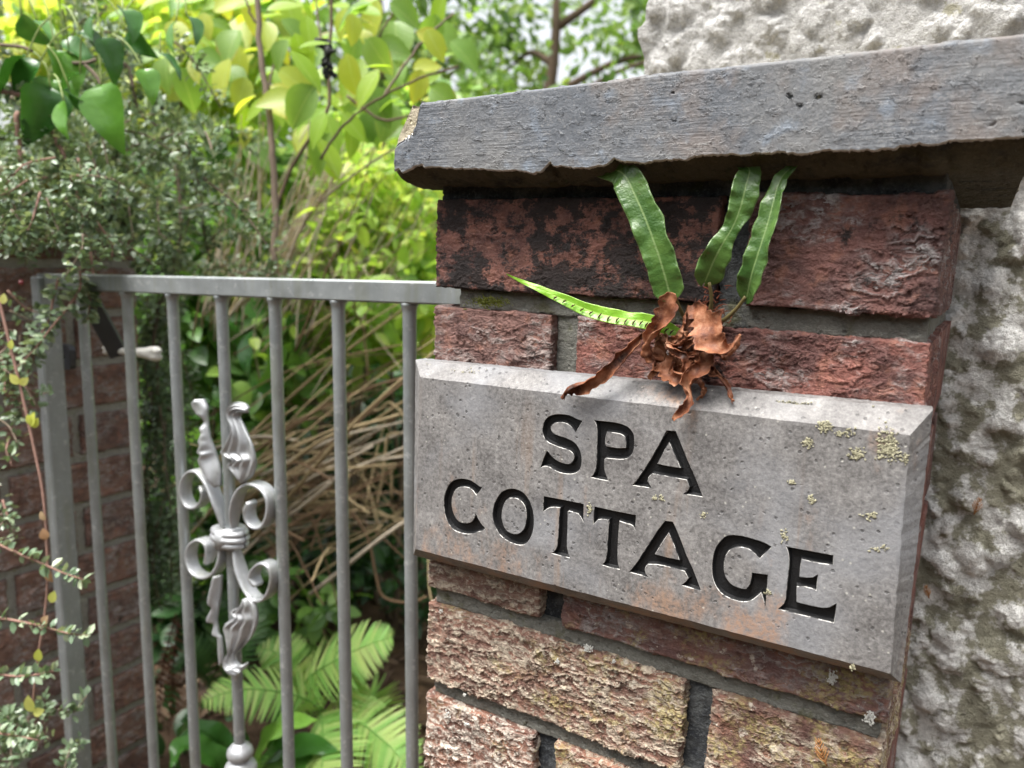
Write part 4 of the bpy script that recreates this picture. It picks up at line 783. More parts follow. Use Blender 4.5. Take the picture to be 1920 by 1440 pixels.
def strap(name, pts, Ys, wid, up, mat, wave=1.6, wn=7, fold=.25, n=110, nv=17, ph=0., cord=True, crimp=1.0):
    """wavy strap-shaped leaf along photo pixels at depths Ys"""
    C = spline([at(x, y, Y) for (x, y), Y in zip(pts, Ys)], n); T, N, B = frames(C, up); rw = np.random.default_rng(int(pts[0][0])); jl = np.interp(np.linspace(0, 15, n), np.arange(16), rw.normal(0, 1.15, 16)); jr = np.interp(np.linspace(0, 15, n), np.arange(16), rw.normal(0, 1.15, 16))
    t = np.linspace(0, 1, n); w_ = np.interp(t, np.linspace(0, 1, len(wid)), wid)
    w_ = w_*(np.minimum(1, np.sqrt(t/.045+.02)) if cord else 1); s = np.linspace(-1, 1, nv); V = np.zeros((n, nv, 3)); tint = np.zeros((n, nv))
    for i in range(n):
        for j in range(nv):
            a = abs(s[j]); e = a**1.6; sg = 1 if s[j] > 0 else -1
            wav = wave*e*math.sin(wn*2*math.pi*t[i]+ph+(1.1 if sg > 0 else 0))*(.6+.4*math.sin(wn*2.3*t[i]*6.28+ph))
            cr = .10*crimp*math.sin(t[i]*n*.42+a*2.0+2*math.sin(t[i]*17+ph))*(1-a*.5)
            back = 0
            if cord and i < 9: back = -(9-i)*.35*a*(2-a)*1.2
            V[i, j] = C[i]+B[i]*s[j]*w_[i]*(1+.055*a*(jl[i] if sg < 0 else jr[i]))+N[i]*(fold*a*w_[i]*.5+.55*wav+.8*e*(jr[i] if sg < 0 else jl[i])*min(1, wave)+cr)+T[i]*back
            tint[i, j] = a
    V = V.reshape(-1, 3); Nn = np.repeat(N, nv, 0); V2 = V-Nn*.45; F = grid_faces(n, nv); n0 = len(V)
    G = F+[[q+n0 for q in f[::-1]] for f in F]
    bd = [i*nv for i in range(n)]+[(n-1)*nv+j for j in range(1, nv)]+[i*nv+nv-1 for i in range(n-2, -1, -1)]+[j for j in range(nv-2, 0, -1)]
    G += [[bd[i], bd[(i+1) % len(bd)], bd[(i+1) % len(bd)]+n0, bd[i]+n0] for i in range(len(bd))]
    o = build(name, np.vstack([V, V2]), G, mat, FR, tint=np.r_[tint.ravel(), tint.ravel()])
    return o, C, T, N, B, w_
strap('frond', [(1256, 553), (1246, 515), (1232, 470), (1210, 410), (1190, 365), (1172, 330), (1150, 318), (1110, 318)], [-24, -26, -27, -26, -24, -21, -17, -12], [9.6, 9.8, 9.6, 9.6, 9.8, 9.6, 9.2, 8.5, 7, 3], (0, -1, .15), FG, 1.5, 6, ph=.4)
strap('frond', [(1322, 528), (1338, 490), (1356, 455), (1374, 425), (1388, 390), (1398, 350), (1405, 318), (1388, 308)], [-20, -24, -25, -23, -22, -20, -16, -12], [7.2, 8.2, 7.6, 5.6, 5.6, 7.2, 7.6, 7, 5, 2], (.35, -1, 0), FG, 2.6, 4, ph=2.)
strap('frond', [(1400, 558), (1408, 520), (1420, 480), (1433, 440), (1446, 395), (1458, 350), (1472, 325), (1498, 305)], [-18, -23, -24, -23, -21, -18, -15, -12], [6.8, 7, 6.8, 6.6, 6.4, 6, 5.4, 4.4, 3, 1], (-.25, -1, .1), FG, 1.3, 5, ph=1., fold=.5)
strap('frond', [(1188, 330), (1172, 320), (1155, 322)], [-8, -9, -8], [1, 6, 2], (0, -1, 0), FG, .5, 2)
oL, C, T, N, B, w_ = strap('frond', [(1288, 628), (1262, 620), (1235, 608), (1205, 602), (1160, 596), (1110, 584), (1060, 563), (1010, 541), (975, 526), (950, 514)], [-14, -18, -21, -23, -26, -29, -32, -35, -37, -39], [2.5, 3.6, 4.4, 4.6, 4.6, 4.2, 3.4, 2.2, 1.1, .15], (0, -1, .35), FL, .7, 9, ph=.2, cord=False)
SORI = flat_mat('spore_brown', (.055, .025, .012), .85, .2, var=.3, scale=.4)
for i in range(12, 80, 4):
    dn = -1 if (B[i]@np.array([0, 0, 1.])) > 0 else 1
    L = w_[i]*R.uniform(.7, .95); m = MB(); lift = N[i]*1.5
    a = C[i]+B[i]*dn*w_[i]*R.uniform(-.1, .1)+lift; b = C[i]+B[i]*dn*L+T[i]*1.4+N[i]*2.2
    m.add(*tube([a, (a+b)/2+T[i]*.4, b], [.25, .62, .25], 6)); so_ = m.build('spore_stripe', SORI, oL)
# stalks
STK = flat_mat('fern_stalk', (.16, .13, .05), .6, .4, var=.3, scale=.2); SCL = flat_mat('fern_scales', (.12, .035, .018), .9, .2, var=.4, scale=.3)
for pts, Ys in (([(1330, 530), (1334, 560), (1330, 590), (1318, 606)], [-20, -15, -9, -3]), ([(1398, 556), (1380, 580), (1360, 598), (1340, 610)], [-18, -13, -7, -2]), ([(1262, 545), (1275, 580), (1290, 605)], [-22, -12, -3])):
    m = MB(); P = spline([at(x, y, Y) for (x, y), Y in zip(pts, Ys)], 16); m.add(*tube(P, np.linspace(1.0, 1.5, 16), 8)); m.build('stalk', STK, FR)
m = MB()
for i in range(150):
    p = at(R.gauss(1330, 17), R.gauss(588, 22), R.uniform(-14, 0)); d = NR.normal(0, 1, 3); d /= np.linalg.norm(d); L = R.uniform(2, 6)
    m.add(*tube([p, p+d*L*.5, p+d*L+np.array([0, 0, -1])], [.35, .3, .05], 4, False))
m.build('root_scales', SCL, FR)
def dead_mat():
    k = NT('frond_dead'); P = k.pos(); n = k.noise(P, .07, 5, .65); f = k.noise(P, .35, 4, .7)
    c = k.ramp(n, [(.3, (.03, .010, .006)), (.42, (.12, .038, .018)), (.55, (.25, .095, .045)), (.68, (.42, .22, .13))]); c = k.mix(k.ma('MULTIPLY', k.sst(f, .5, .75), .4), c, (.42, .24, .15))
    k.bump(k.ma('ADD', k.ma('MULTIPLY', f, .6), k.ma('MULTIPLY', k.noise(P, .12, 3, .6), .8)), .8); k.done(c, .58, .3)
    tr = k.n('ShaderNodeBsdfTranslucent'); k.set(tr.inputs[0], k.mix(1.0, c, (1.6, 1.1, .7), 'MULTIPLY')); ms = k.n('ShaderNodeMixShader'); ms.inputs[0].default_value = .15
    k.l(k.p.outputs[0], ms.inputs[1]); k.l(tr.outputs[0], ms.inputs[2]); k.l(ms.outputs[0], k.out.inputs[0]); return k.m
DEAD = dead_mat()
def dead(pts, Ys, wid, twist, curl, seed, n=70, nv=17):
    rr = np.random.default_rng(seed); C = spline([at(x, y, Y) for (x, y), Y in zip(pts, Ys)], n); T, N, B = frames(C, (0.2, -1, .2))
    t = np.linspace(0, 1, n); w_ = np.interp(t, np.linspace(0, 1, len(wid)), wid); V = np.zeros((n, nv, 3)); s = np.linspace(-1, 1, nv)
    tw = np.interp(t, np.linspace(0, 1, len(twist)), twist); cu = np.interp(t, np.linspace(0, 1, len(curl)), curl)
    j1 = np.interp(t*30, np.arange(31), rr.normal(0, .2, 31)); j2 = np.interp(t*30, np.arange(31), rr.normal(0, .2, 31)); ph = rr.uniform(0, 6, 4)
    for i in range(n):
        Bn = B[i]*math.cos(tw[i])+N[i]*math.sin(tw[i]); Nn = -B[i]*math.sin(tw[i])+N[i]*math.cos(tw[i])
        for j in range(nv):
            ww = w_[i]*(1+(j1[i] if s[j] < 0 else j2[i])*abs(s[j])); a = s[j]*cu[i]
            if abs(cu[i]) > 1e-3: x_, y_ = math.sin(a)/cu[i], (1-math.cos(a))/cu[i]
            else: x_, y_ = s[j], 0
            cr = .5*math.sin(t[i]*26+ph[0]+s[j]*2)+.3*math.sin(t[i]*15+ph[1]-s[j]*4)+.9*abs(s[j])*math.sin(t[i]*11+ph[2]+(1.5 if s[j] > 0 else 0))
            V[i, j] = C[i]+Bn*ww*x_+Nn*(ww*y_+cr*min(1, w_[i]/4))
    V = V.reshape(-1, 3); F = grid_faces(n, nv); n0 = len(V); me = V.copy(); 
    o = build('dead_frond', V, F, DEAD, FR); md = o.modifiers.new('thick', 'SOLIDIFY'); md.thickness = .00022; md.offset = 0
    return o
dead([(1258, 548), (1252, 580), (1240, 612), (1222, 640), (1222, 662), (1245, 668)], [-25, -24, -24, -25, -22, -17], [3, 8.5, 8, 7, 8, 4], [0, -.2, -.5, -1.0, -1.4, -1.6], [.5, 1.0, 1.6, 2.0, 2.2, 2.0], 1)
dead([(1212, 622), (1190, 645), (1165, 672), (1135, 700), (1100, 718), (1068, 728), (1052, 745)], [-17, -21, -25, -29, -31, -32, -33], [2, 5.5, 6.5, 6.5, 7, 6, 3.5], [.2, .1, 0, .3, .7, .9, 1.4], [2.4, 2.2, 2.0, 1.7, 1.9, 2.2, 2.6], 2)
dead([(1300, 570), (1312, 590), (1325, 615), (1335, 640), (1350, 655), (1372, 655), (1390, 628)], [-14, -20, -25, -27, -27, -25, -22], [3, 8, 11, 10, 7, 4.5, 2], [-.2, -.35, -.3, 0, .3, .7, 1.2], [.8, .6, .5, .9, 1.6, 2.0, 1.8], 3)
dead([(1308, 655), (1322, 672), (1320, 690), (1302, 702), (1288, 720), (1290, 745), (1284, 765), (1262, 788)], [-16, -22, -26, -27, -26, -28, -31, -33], [3, 6, 7, 8, 6.5, 5, 5, 1.2], [.9, .5, -.2, -.5, 0, .5, .2, -.4], [1.6, 1.4, 1.2, 1.6, 2.3, 2.6, 1.7, .8], 4)
dead([(1222, 655), (1240, 675), (1252, 695), (1268, 705), (1288, 700), (1298, 680)], [-16, -19, -21, -22, -23, -18], [6, 8, 8, 7, 6, 4], [.3, .2, -.1, -.3, -.6, -1], [1.4, 1.7, 1.2, 1.5, 1.8, 2], 5)
dead([(1292, 575), (1285, 600), (1272, 625), (1262, 650), (1275, 670)], [-10, -15, -18, -19, -15], [3, 6, 7, 6, 4], [.5, .8, 1.2, 1.0, .6], [2, 2, 1.6, 1.8, 2.], 6)
dead([(1300, 690), (1312, 720), (1316, 738), (1305, 748)], [-18, -21, -22, -22], [3, 3.5, 3, 1.5], [0, .6, 1, 1.5], [2, 2, 2, 2], 7)
dead([(1245, 630), (1262, 645), (1282, 640), (1290, 625)], [-18, -22, -22, -18], [4, 6, 5, 3], [-.3, .3, .8, 1.2], [1.8, 2.2, 2, 1.5], 8)
dead([(1330, 640), (1350, 665), (1362, 672), (1385, 650), (1388, 632)], [-12, -16, -18, -18, -17], [4, 6, 5, 3.5, 1.5], [.2, .5, .8, 1.2, 1.5], [1.6, 2, 2.2, 2, 1.5], 9)
dead([(1275, 655), (1285, 675), (1300, 690), (1310, 668), (1300, 650)], [-8, -12, -13, -12, -8], [8, 10, 10, 9, 6], [0, .2, .4, .6, .8], [.9, 1.2, .8, 1.4, 1.2], 10)
for i in range(9):
    x0, y0 = R.uniform(1235, 1335), R.uniform(600, 690); Y0 = R.uniform(-20, -8); x1, y1 = x0+R.uniform(-35, 40), y0+R.uniform(15, 60); x2, y2 = x1+R.uniform(-22, 25), y1+R.uniform(-25, 30); ww = R.uniform(2, 4.5)
    dead([(x0, y0), ((x0+x1)/2+R.uniform(-9, 9), (y0+y1)/2), (x1, y1), (x2, y2)], [Y0, Y0-5, Y0-8, Y0-7], [ww*.6, ww, ww, ww*.4], [R.uniform(-1.5, 1.5) for _ in range(4)], [R.uniform(.8, 2.6) for _ in range(4)], 20+i, 40, 11)
# small fallen conifer sprigs
CON = flat_mat('dry_conifer', (.32, .15, .055), .8, .2, var=.3, scale=.3)
def sprig(px, py, ang, L, Y, label):
    m = MB(); p = at(px, py, Y); d = np.array([math.cos(ang), 0, math.sin(ang)]); e = np.array([-d[2], 0, d[0]])
    def shoot(a, dd, l, r):
        n = 8; P = np.array([a+dd*l*i/(n-1)+np.array([0, -1.0*math.sin(i*.5), 0]) for i in range(n)])+NR.normal(0, .12, (n, 3)); m.add(*tube(P, [r*(1.0+.35*(i % 2))*(1-.6*i/n) for i in range(n)], 5)); return P
    P = shoot(p, d, L, .55)
    for k in range(1, 7):
        for s in (-1, 1): shoot(P[k], d*.85+e*.5*s, L*(.55-.06*k), .42)
    tag(m.build('conifer_sprig', CON, None, origin=p), label, 'twig')
sprig(1550, 1436, 1.95, 17, -5, 'small dry orange conifer sprig caught on the lowest brick below the plaque')
sprig(1742, 1122, 1.9, 12, 279, 'tiny orange conifer scrap caught on the roughcast just right of the plaque')

sprig(1826, 965, 1.4, 16, 279, 'brown conifer sprig hanging on the roughcast right of the plaque')
# ------------------------------------------------------------------ leaves
def leaf_t(rows=7, w=.27, fold=.10, curl=-.12, peak=.42, tip=1.0):
    """leaf template: length 1 along +Y, width along X, normal +Z"""
    V = []; F = []
    for i in range(rows):
        t = i/(rows-1); a = (t**.75*(1-t)**tip); mx = (peak**.75*(1-peak)**tip)
        ww = w*min(1.15, a/mx) if 0 < t < 1 else .012
        z = curl*t*t
        V += [(-ww, t, z+fold*ww*2), (0, t, z), (ww, t, z+fold*ww*2)]
    for i in range(rows-1):
        a = i*3; F += [[a, a+1, a+4, a+3], [a+1, a+2, a+5, a+4]]
    return np.array(V), F
T_BIG = leaf_t(9, .29, .16, -.16, .45, .9); T_MID = leaf_t(5, .27, .15, -.14); T_SM = leaf_t(4, .27, .15, -.05, .5, .7); T_LONG = leaf_t(6, .13, .1, -.2)
def unit(v): return v/(np.linalg.norm(v, axis=-1, keepdims=True)+1e-9)
def scatter(mb, P, fwd, nrm, size, tmpl, tint):
    tv, tf = tmpl; n = len(P); fwd = unit(fwd); side = unit(np.cross(fwd, nrm)); nn = np.cross(side, fwd)
    V = P[:, None]+size[:, None, None]*(tv[None, :, 0:1]*side[:, None]+tv[None, :, 1:2]*fwd[:, None]+tv[None, :, 2:3]*nn[:, None])
    k = len(tv); F = (np.array(tf)[None]+(np.arange(n)*k)[:, None, None]+mb.n).reshape(-1, 4)
    mb.V.append(V.reshape(-1, 3)); mb.F += F.tolist(); mb.T.append(np.repeat(tint, k)); mb.n += n*k
def clumps(centre, rad, n, r0, r1):
    u = NR.normal(0, 1, (n, 3)); u = unit(u)*NR.uniform(.25, 1, (n, 1))**(1/2.2)
    return np.asarray(centre)+u*np.asarray(rad), NR.uniform(r0, r1, n)
def cloud(mb, centre, rad, nc, r0, r1, per, smin, smax, tmpl, t0=0., t1=1., updir=.6):
    C, Rr = clumps(centre, rad, nc, r0, r1)
    for c, r in zip(C, Rr):
        u = unit(NR.normal(0, 1, (per, 3))); P = c+u*r*NR.uniform(.45, 1.05, (per, 1))
        f = unit(u*.7+NR.normal(0, .6, (per, 3))+np.array([0, 0, -.25])); nn = unit(u*.5+np.array([0, -.15, updir])+NR.normal(0, .45, (per, 3)))
        base = NR.uniform(t0, t1)
        scatter(mb, P, f, nn, NR.uniform(smin, smax, per), tmpl, np.clip(base+NR.normal(0, .16, per), 0, 1))
def big_leaf_meshes(prefix, mats, tm, k=3):
    out = []
    for i in range(k):
        tv, tf = leaf_t(9, .25+.05*i, .12+.06*i, -.10-.1*i, .40+.04*i, .95)
        me = bpy.data.meshes.new(prefix); me.from_pydata((tv*MM).tolist(), [], tf); me.polygons.foreach_set('use_smooth', [True]*len(tf)); me.materials.append(mats[i % len(mats)]); out.append(me)
    return out
def put_leaf(me, p, fwd, nrm, s, parent, name='leaf'):
    o = bpy.data.objects.new(name, me); COL.objects.link(o); o.parent = parent
    f = unit(np.asarray(fwd, float)); sd = unit(np.cross(f, nrm)); nn = np.cross(sd, f); lp = np.array(loc_of(parent))
    m = Matrix.Identity(4)
    for i in range(3): m[i][0] = sd[i]*s; m[i][1] = f[i]*s; m[i][2] = nn[i]*s; m[i][3] = p[i]*MM-lp[i]
    o.matrix_local = m; return o
LM_YEL = leaf_mat('leaf_yellow_green', [(0, (.13, .27, .05)), (.4, (.25, .42, .075)), (.75, (.37, .52, .10)), (1, (.50, .54, .14))], .42, .48)
LM_MID = leaf_mat('leaf_mid_green', [(0, (.05, .13, .03)), (.5, (.12, .25, .05)), (.85, (.21, .35, .07)), (1, (.32, .42, .09))], .36, .4, .55)
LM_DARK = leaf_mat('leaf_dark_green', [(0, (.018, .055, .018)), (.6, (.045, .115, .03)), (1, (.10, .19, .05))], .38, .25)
LM_COT = leaf_mat('cotoneaster_leaf', [(0, (.055, .095, .045)), (.6, (.135, .20, .11)), (1, (.32, .38, .25))], .32, .22, .6)
LM_FAR = leaf_mat('tree_leaf', [(0, (.07, .15, .04)), (.6, (.16, .28, .07)), (1, (.27, .38, .10))], .45, .5)
BARK = flat_mat('bark', (.10, .07, .05), .9, .2, var=.4, scale=.05, bump=1.); BARKP = flat_mat('pink_bark', (.24, .14, .11), .8, .3, var=.35, scale=.08, bump=.8); BARKG = flat_mat('grey_bark', (.15, .115, .085), .85, .25, var=.4, scale=.06, bump=1.)
STRAW = [flat_mat('straw_gold', (.26, .20, .11), .7, .3, var=.3, scale=.02, bump=.4), flat_mat('straw_brown', (.15, .095, .055), .8, .25, var=.35, scale=.02, bump=.4), flat_mat('straw_pale', (.36, .31, .24), .75, .25, var=.25, scale=.02, bump=.4)]

LM_PALE = leaf_mat('leaf_pale_green', [(0, (.20, .36, .08)), (.4, (.32, .50, .11)), (.75, (.45, .60, .16)), (1, (.58, .63, .22))], .42, .5)
SINGLE = {'leaf_pale_green': leaf_mat('leaf_single_pale', [(0, (.22, .40, .07)), (.6, (.38, .55, .11)), (1, (.55, .58, .16))], .4, .5, rnd=True),
          'leaf_yellow_green': leaf_mat('leaf_single_lime', [(0, (.12, .27, .04)), (.6, (.22, .38, .05)), (1, (.40, .45, .08))], .4, .5, rnd=True),
          'leaf_mid_green': leaf_mat('leaf_single_green', [(0, (.05, .15, .03)), (.6, (.13, .28, .05)), (1, (.26, .40, .08))], .34, .42, .55, rnd=True)}
# far trees
def tree(px, D, h, cr, n, label, seed):
    p = ad(px, 500, D); p[2] = GZ; t = empty('garden_tree', p, label, 'tree', 'trees beyond the garden')
    m = MB(); n_ = 12; P = np.array([p+np.array([60*math.sin(i*.7+seed), 60*math.cos(i*.5+seed), h*.8*i/(n_-1)]) for i in range(n_)]); m.add(*tube(P, np.linspace(h*.03, h*.008, n_), 8))
    tops = []
    for i in range(9):
        b = P[4+i % 7]; e = b+np.array([R.uniform(-1, 1)*cr*.8, R.uniform(-1, 1)*cr*.6, R.uniform(.1, .6)*cr]); m.add(*tube(spline([b, (b+e)/2+np.array([0, 0, 150]), e], 8), np.linspace(h*.01, h*.003, 8), 5)); tops.append(e)
    m.build('trunk', BARK, t)
    mb = MB(); c = p+np.array([0, 0, h*.72])
    cloud(mb, c, (cr, cr*.8, h*.36), n, cr*.14, cr*.30, 48, 90, 160, T_MID, .1, .9)
    for e in tops: cloud(mb, e, (cr*.25, cr*.25, cr*.2), 3, cr*.1, cr*.2, 50, 90, 160, T_MID, .2, .9)
    mb.build('crown', LM_FAR, t)
tree(1010, 8200, 4700, 1700, 46, 'bright leafy tree directly above the coping with white sky between its leaves', 1)
tree(700, 9600, 5400, 2100, 70, 'tall green tree behind the orange-tinged shrub at top centre', 2)
tree(300, 8600, 5200, 2000, 100, 'broad tree beyond the garden at the upper left', 3)
tree(1330, 10500, 6000, 1700, 40, 'tree whose crown meets the roughcast wall at the top', 4)
tree(-250, 7500, 5000, 1900, 60, 'tree at the far left behind the overgrown pier', 5)

# bushes of the garden
def bush(name, label, parts, mat, stems, group='leafy bushes in the garden', single=0, sz=(45, 80)):
    c0 = np.array(parts[0][0]); b = c0.copy(); b[2] = GZ
    t = empty(name, b, label, 'bush', group); mb = MB()
    for a in parts: cloud(mb, *a)
    o = mb.build('foliage', mat, t); o['kind'] = 'stuff'
    if single:                                                      # the leaves nearest to the gate, one by one
        ms = big_leaf_meshes('leaf', [SINGLE[mat.name]], T_BIG)
        for i in range(single):
            pc = parts[i % len(parts)]; u = unit(NR.normal(0, 1, 3)); u = u if u@CF < .1 else -u
            f = CR*R.uniform(-1, 1)+CU*R.uniform(-1, .4)-CF*R.uniform(-.3, .6); put_leaf(ms[i % 3], np.array(pc[0])+u*np.array(pc[1])*R.uniform(.85, 1.15), f, -CF*R.uniform(.2, 1)+np.array([0, 0, R.uniform(.2, 1.2)])+CR*R.uniform(-.8, .8), R.uniform(*sz), t)
    for i in range(stems):
        e = c0+NR.normal(0, 1, 3)*np.array(parts[0][1])*.5; s = b+np.array([R.uniform(-120, 120), R.uniform(-120, 120), 0]); m = MB()
        m.add(*tube(spline([s, (s+e)/2+np.array([R.uniform(-90, 90), R.uniform(-60, 60), 0]), e], 10), np.linspace(9, 3, 10), 6)); m.build('stem', BARKG, t)
bush('hedge', 'dark green hedge closing off the back of the garden', [(ad(420, 560, 4300), (2600, 350, 900), 150, 180, 320, 55, 70, 120, T_MID, .0, .7)], LM_MID, 6)
bush('hedge', 'lighter green hedge behind the coping end', [(ad(900, 430, 4600), (900, 350, 900), 26, 160, 280, 45, 70, 120, T_MID, .2, .9), ((-300, 4300, -250), (2000, 350, 850), 110, 180, 320, 55, 70, 120, T_MID, .1, .8)], LM_MID, 4)
bush('garden_bush', 'yellow-green bush filling the middle above the gate rail', [(ad(590, 400, 2350), (420, 260, 300), 32, 70, 130, 36, 45, 85, T_BIG, .2, .9), (ad(640, 560, 2200), (420, 200, 220), 30, 60, 110, 36, 45, 80, T_BIG, .1, .8)], LM_PALE, 8, single=110)
bush('garden_bush', 'small-leaved pale green bush just left of the pillar', [(ad(740, 450, 2150), (230, 200, 380), 40, 60, 110, 44, 24, 46, T_MID, .3, 1.), (np.array([-250., 1800., -480.]), (480, 260, 420), 60, 90, 150, 44, 30, 60, T_MID, .2, .9)], LM_PALE, 5, single=60, sz=(26, 50))
bush('garden_bush', 'bright lime bush at the top left behind the ivy', [(ad(290, 70, 2300), (520, 260, 230), 46, 80, 150, 44, 45, 80, T_BIG, .35, 1.)], LM_YEL, 6, single=80)
bush('garden_bush', 'glossy mid-green bush behind the left part of the gate', [(ad(400, 500, 2200), (300, 250, 320), 46, 70, 130, 44, 40, 75, T_BIG, .1, .8), (ad(440, 720, 2100), (260, 200, 200), 22, 60, 110, 34, 45, 80, T_BIG, 0, .6)], LM_MID, 6, single=90)
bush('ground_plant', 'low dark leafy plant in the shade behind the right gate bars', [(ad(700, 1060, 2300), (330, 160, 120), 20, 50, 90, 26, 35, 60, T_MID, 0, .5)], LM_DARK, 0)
bush('ground_plant', 'small green leafy plant low behind the scrolled ornament', [(ad(560, 1130, 1900), (120, 100, 90), 8, 40, 70, 14, 40, 60, T_BIG, .1, .6), (ad(380, 960, 1900), (120, 100, 160), 14, 40, 70, 20, 40, 60, T_BIG, 0, .6)], LM_MID, 0)
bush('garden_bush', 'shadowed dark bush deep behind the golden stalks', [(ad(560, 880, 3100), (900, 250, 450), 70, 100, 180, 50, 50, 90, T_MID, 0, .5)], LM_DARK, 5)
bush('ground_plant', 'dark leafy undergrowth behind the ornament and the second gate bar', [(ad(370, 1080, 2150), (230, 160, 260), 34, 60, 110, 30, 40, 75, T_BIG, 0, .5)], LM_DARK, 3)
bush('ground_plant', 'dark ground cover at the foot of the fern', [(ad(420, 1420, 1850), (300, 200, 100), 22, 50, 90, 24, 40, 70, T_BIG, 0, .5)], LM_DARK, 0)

# dead stalks
def stalks():
    t = empty('dry_stalk_clump', ad(560, 1150, 1950), 'clump of golden dry stalks leaning to the right behind the gate bars', 'dry plant')
    for i in range(150):
        if i < 100:
            D = R.uniform(1600, 2250); u = R.random(); a = ad(R.gauss(430, 60), R.gauss(900+60*u, 80), D); sl = R.gauss(.62, .33); Lx = R.uniform(150, 430)
            b2 = ad(0, 0, 1)*0+a+CR*Lx*D/FPX+CU*Lx*sl*.75*D/FPX+CF*R.uniform(-200, 120)
            md = (a+b2)/2+np.array([0, 0, R.uniform(-15, 45)]); r = R.choice((1.6, 2, 2.4, 3, 3.8, 5)); mt = STRAW[R.choice((0, 0, 0, 1, 1, 2))]; wob = .5
        else:
            D = R.uniform(1650, 2050); a = ad(R.gauss(630, 110), R.gauss(940, 60), D); b2 = a+np.array([R.gauss(0, 170), R.gauss(0, 120), R.gauss(-40, 120)]); md = (a+b2)/2+np.array([0, 0, R.uniform(0, 60)]); r = R.uniform(1.8, 3.4); mt = STRAW[R.randrange(2)]; wob = 1.6
        n = 12; P = spline([a, md, b2], n); P += np.cumsum(NR.normal(0, wob, (n, 3)), 0); m = MB(); m.add(*tube(P, np.linspace(r, r*.7, n), 6)); m.build('stalk', mt, t)
    t = empty('dry_stalk_clump', ad(480, 640, 1950), 'pale upright dead stems standing above the gate rail left of centre', 'dry plant')
    for i in range(64):
        D = R.uniform(1650, 2000)
        if i < 26: a = ad(R.gauss(400, 25), R.gauss(600, 40), D); b = ad(R.gauss(465, 30), R.uniform(200, 420), D)
        elif i < 46: a = ad(R.gauss(500, 18), R.gauss(560, 20), D); b = ad(R.gauss(610, 30), R.uniform(250, 400), D)
        else: a = ad(R.gauss(470, 40), R.gauss(560, 30), D); b = ad(R.gauss(560, 60), R.uniform(180, 380), D)
        n = 12; P = spline([a, (a+b)/2+NR.normal(0, 14, 3), b], n)+np.cumsum(NR.normal(0, 1.8, (n, 3)), 0); m = MB(); r = R.uniform(1.3, 3.6); m.add(*tube(P, np.linspace(r, r*.5, n), 5)); m.build('stalk', STRAW[2 if R.random() < .6 else 0], t)
    t = empty('thin_stem_shrub', ad(640, 900, 2000), 'airy shrub of thin tan stems arching up to the right above the gate rail', 'shrub'); mbl = MB()
    for i in range(85):
        D = R.uniform(1700, 2300); a = ad(R.gauss(560, 80), R.gauss(640, 50), D); b = ad(R.gauss(690, 90), R.uniform(200, 520), D+R.uniform(-200, 200)); r = R.choice((1., 1.2, 1.6, 2.2, 3))
        n = 14; P = spline([a, (a*.5+b*.5)+NR.normal(0, 25, 3), b], n)+np.cumsum(NR.normal(0, 2.2, (n, 3)), 0); m = MB(); m.add(*tube(P, np.linspace(r*1.2, r*.5, n), 5))
        for q in range(2):
            k = R.randrange(5, 12); e = P[k]+NR.normal(0, 45, 3)+np.array([20, 0, 40]); m.add(*tube(spline([P[k], (P[k]+e)/2+NR.normal(0, 5, 3), e], 6), np.linspace(r*.6, .5, 6), 4))
        m.build('stem', STRAW[R.choice((0, 1, 2, 2))], t)
        cnt = 5; idx = NR.integers(4, n, cnt); scatter(mbl, P[idx], NR.normal(0, 1, (cnt, 3))+np.array([0, 0, -.2]), NR.normal(0, .5, (cnt, 3))+np.array([0, -.3, 1]), NR.uniform(25, 60, cnt), T_MID, NR.uniform(.2, .9, cnt))
    o = mbl.build('foliage', LM_YEL, t); o['kind'] = 'stuff'
    t = empty('bent_stem', ad(720, 1240, 1500), 'thin curved stem looping low behind the right gate bars', 'stem'); m = MB()
    P = spline([ad(x, y, 1700) for x, y in ((660, 960), (690, 1010), (705, 1080), (720, 1120), (770, 1130), (800, 1118))], 30); m.add(*tube(P, 3.2, 6)); m.build('stalk', STRAW[1], t)
    m = MB(); P = spline([ad(x, y, 1750) for x, y in ((750, 812), (728, 816), (722, 850), (716, 900), (706, 950))], 30); m.add(*tube(P, 3.0, 6)); m.build('stalk', STRAW[0], t)
stalks()

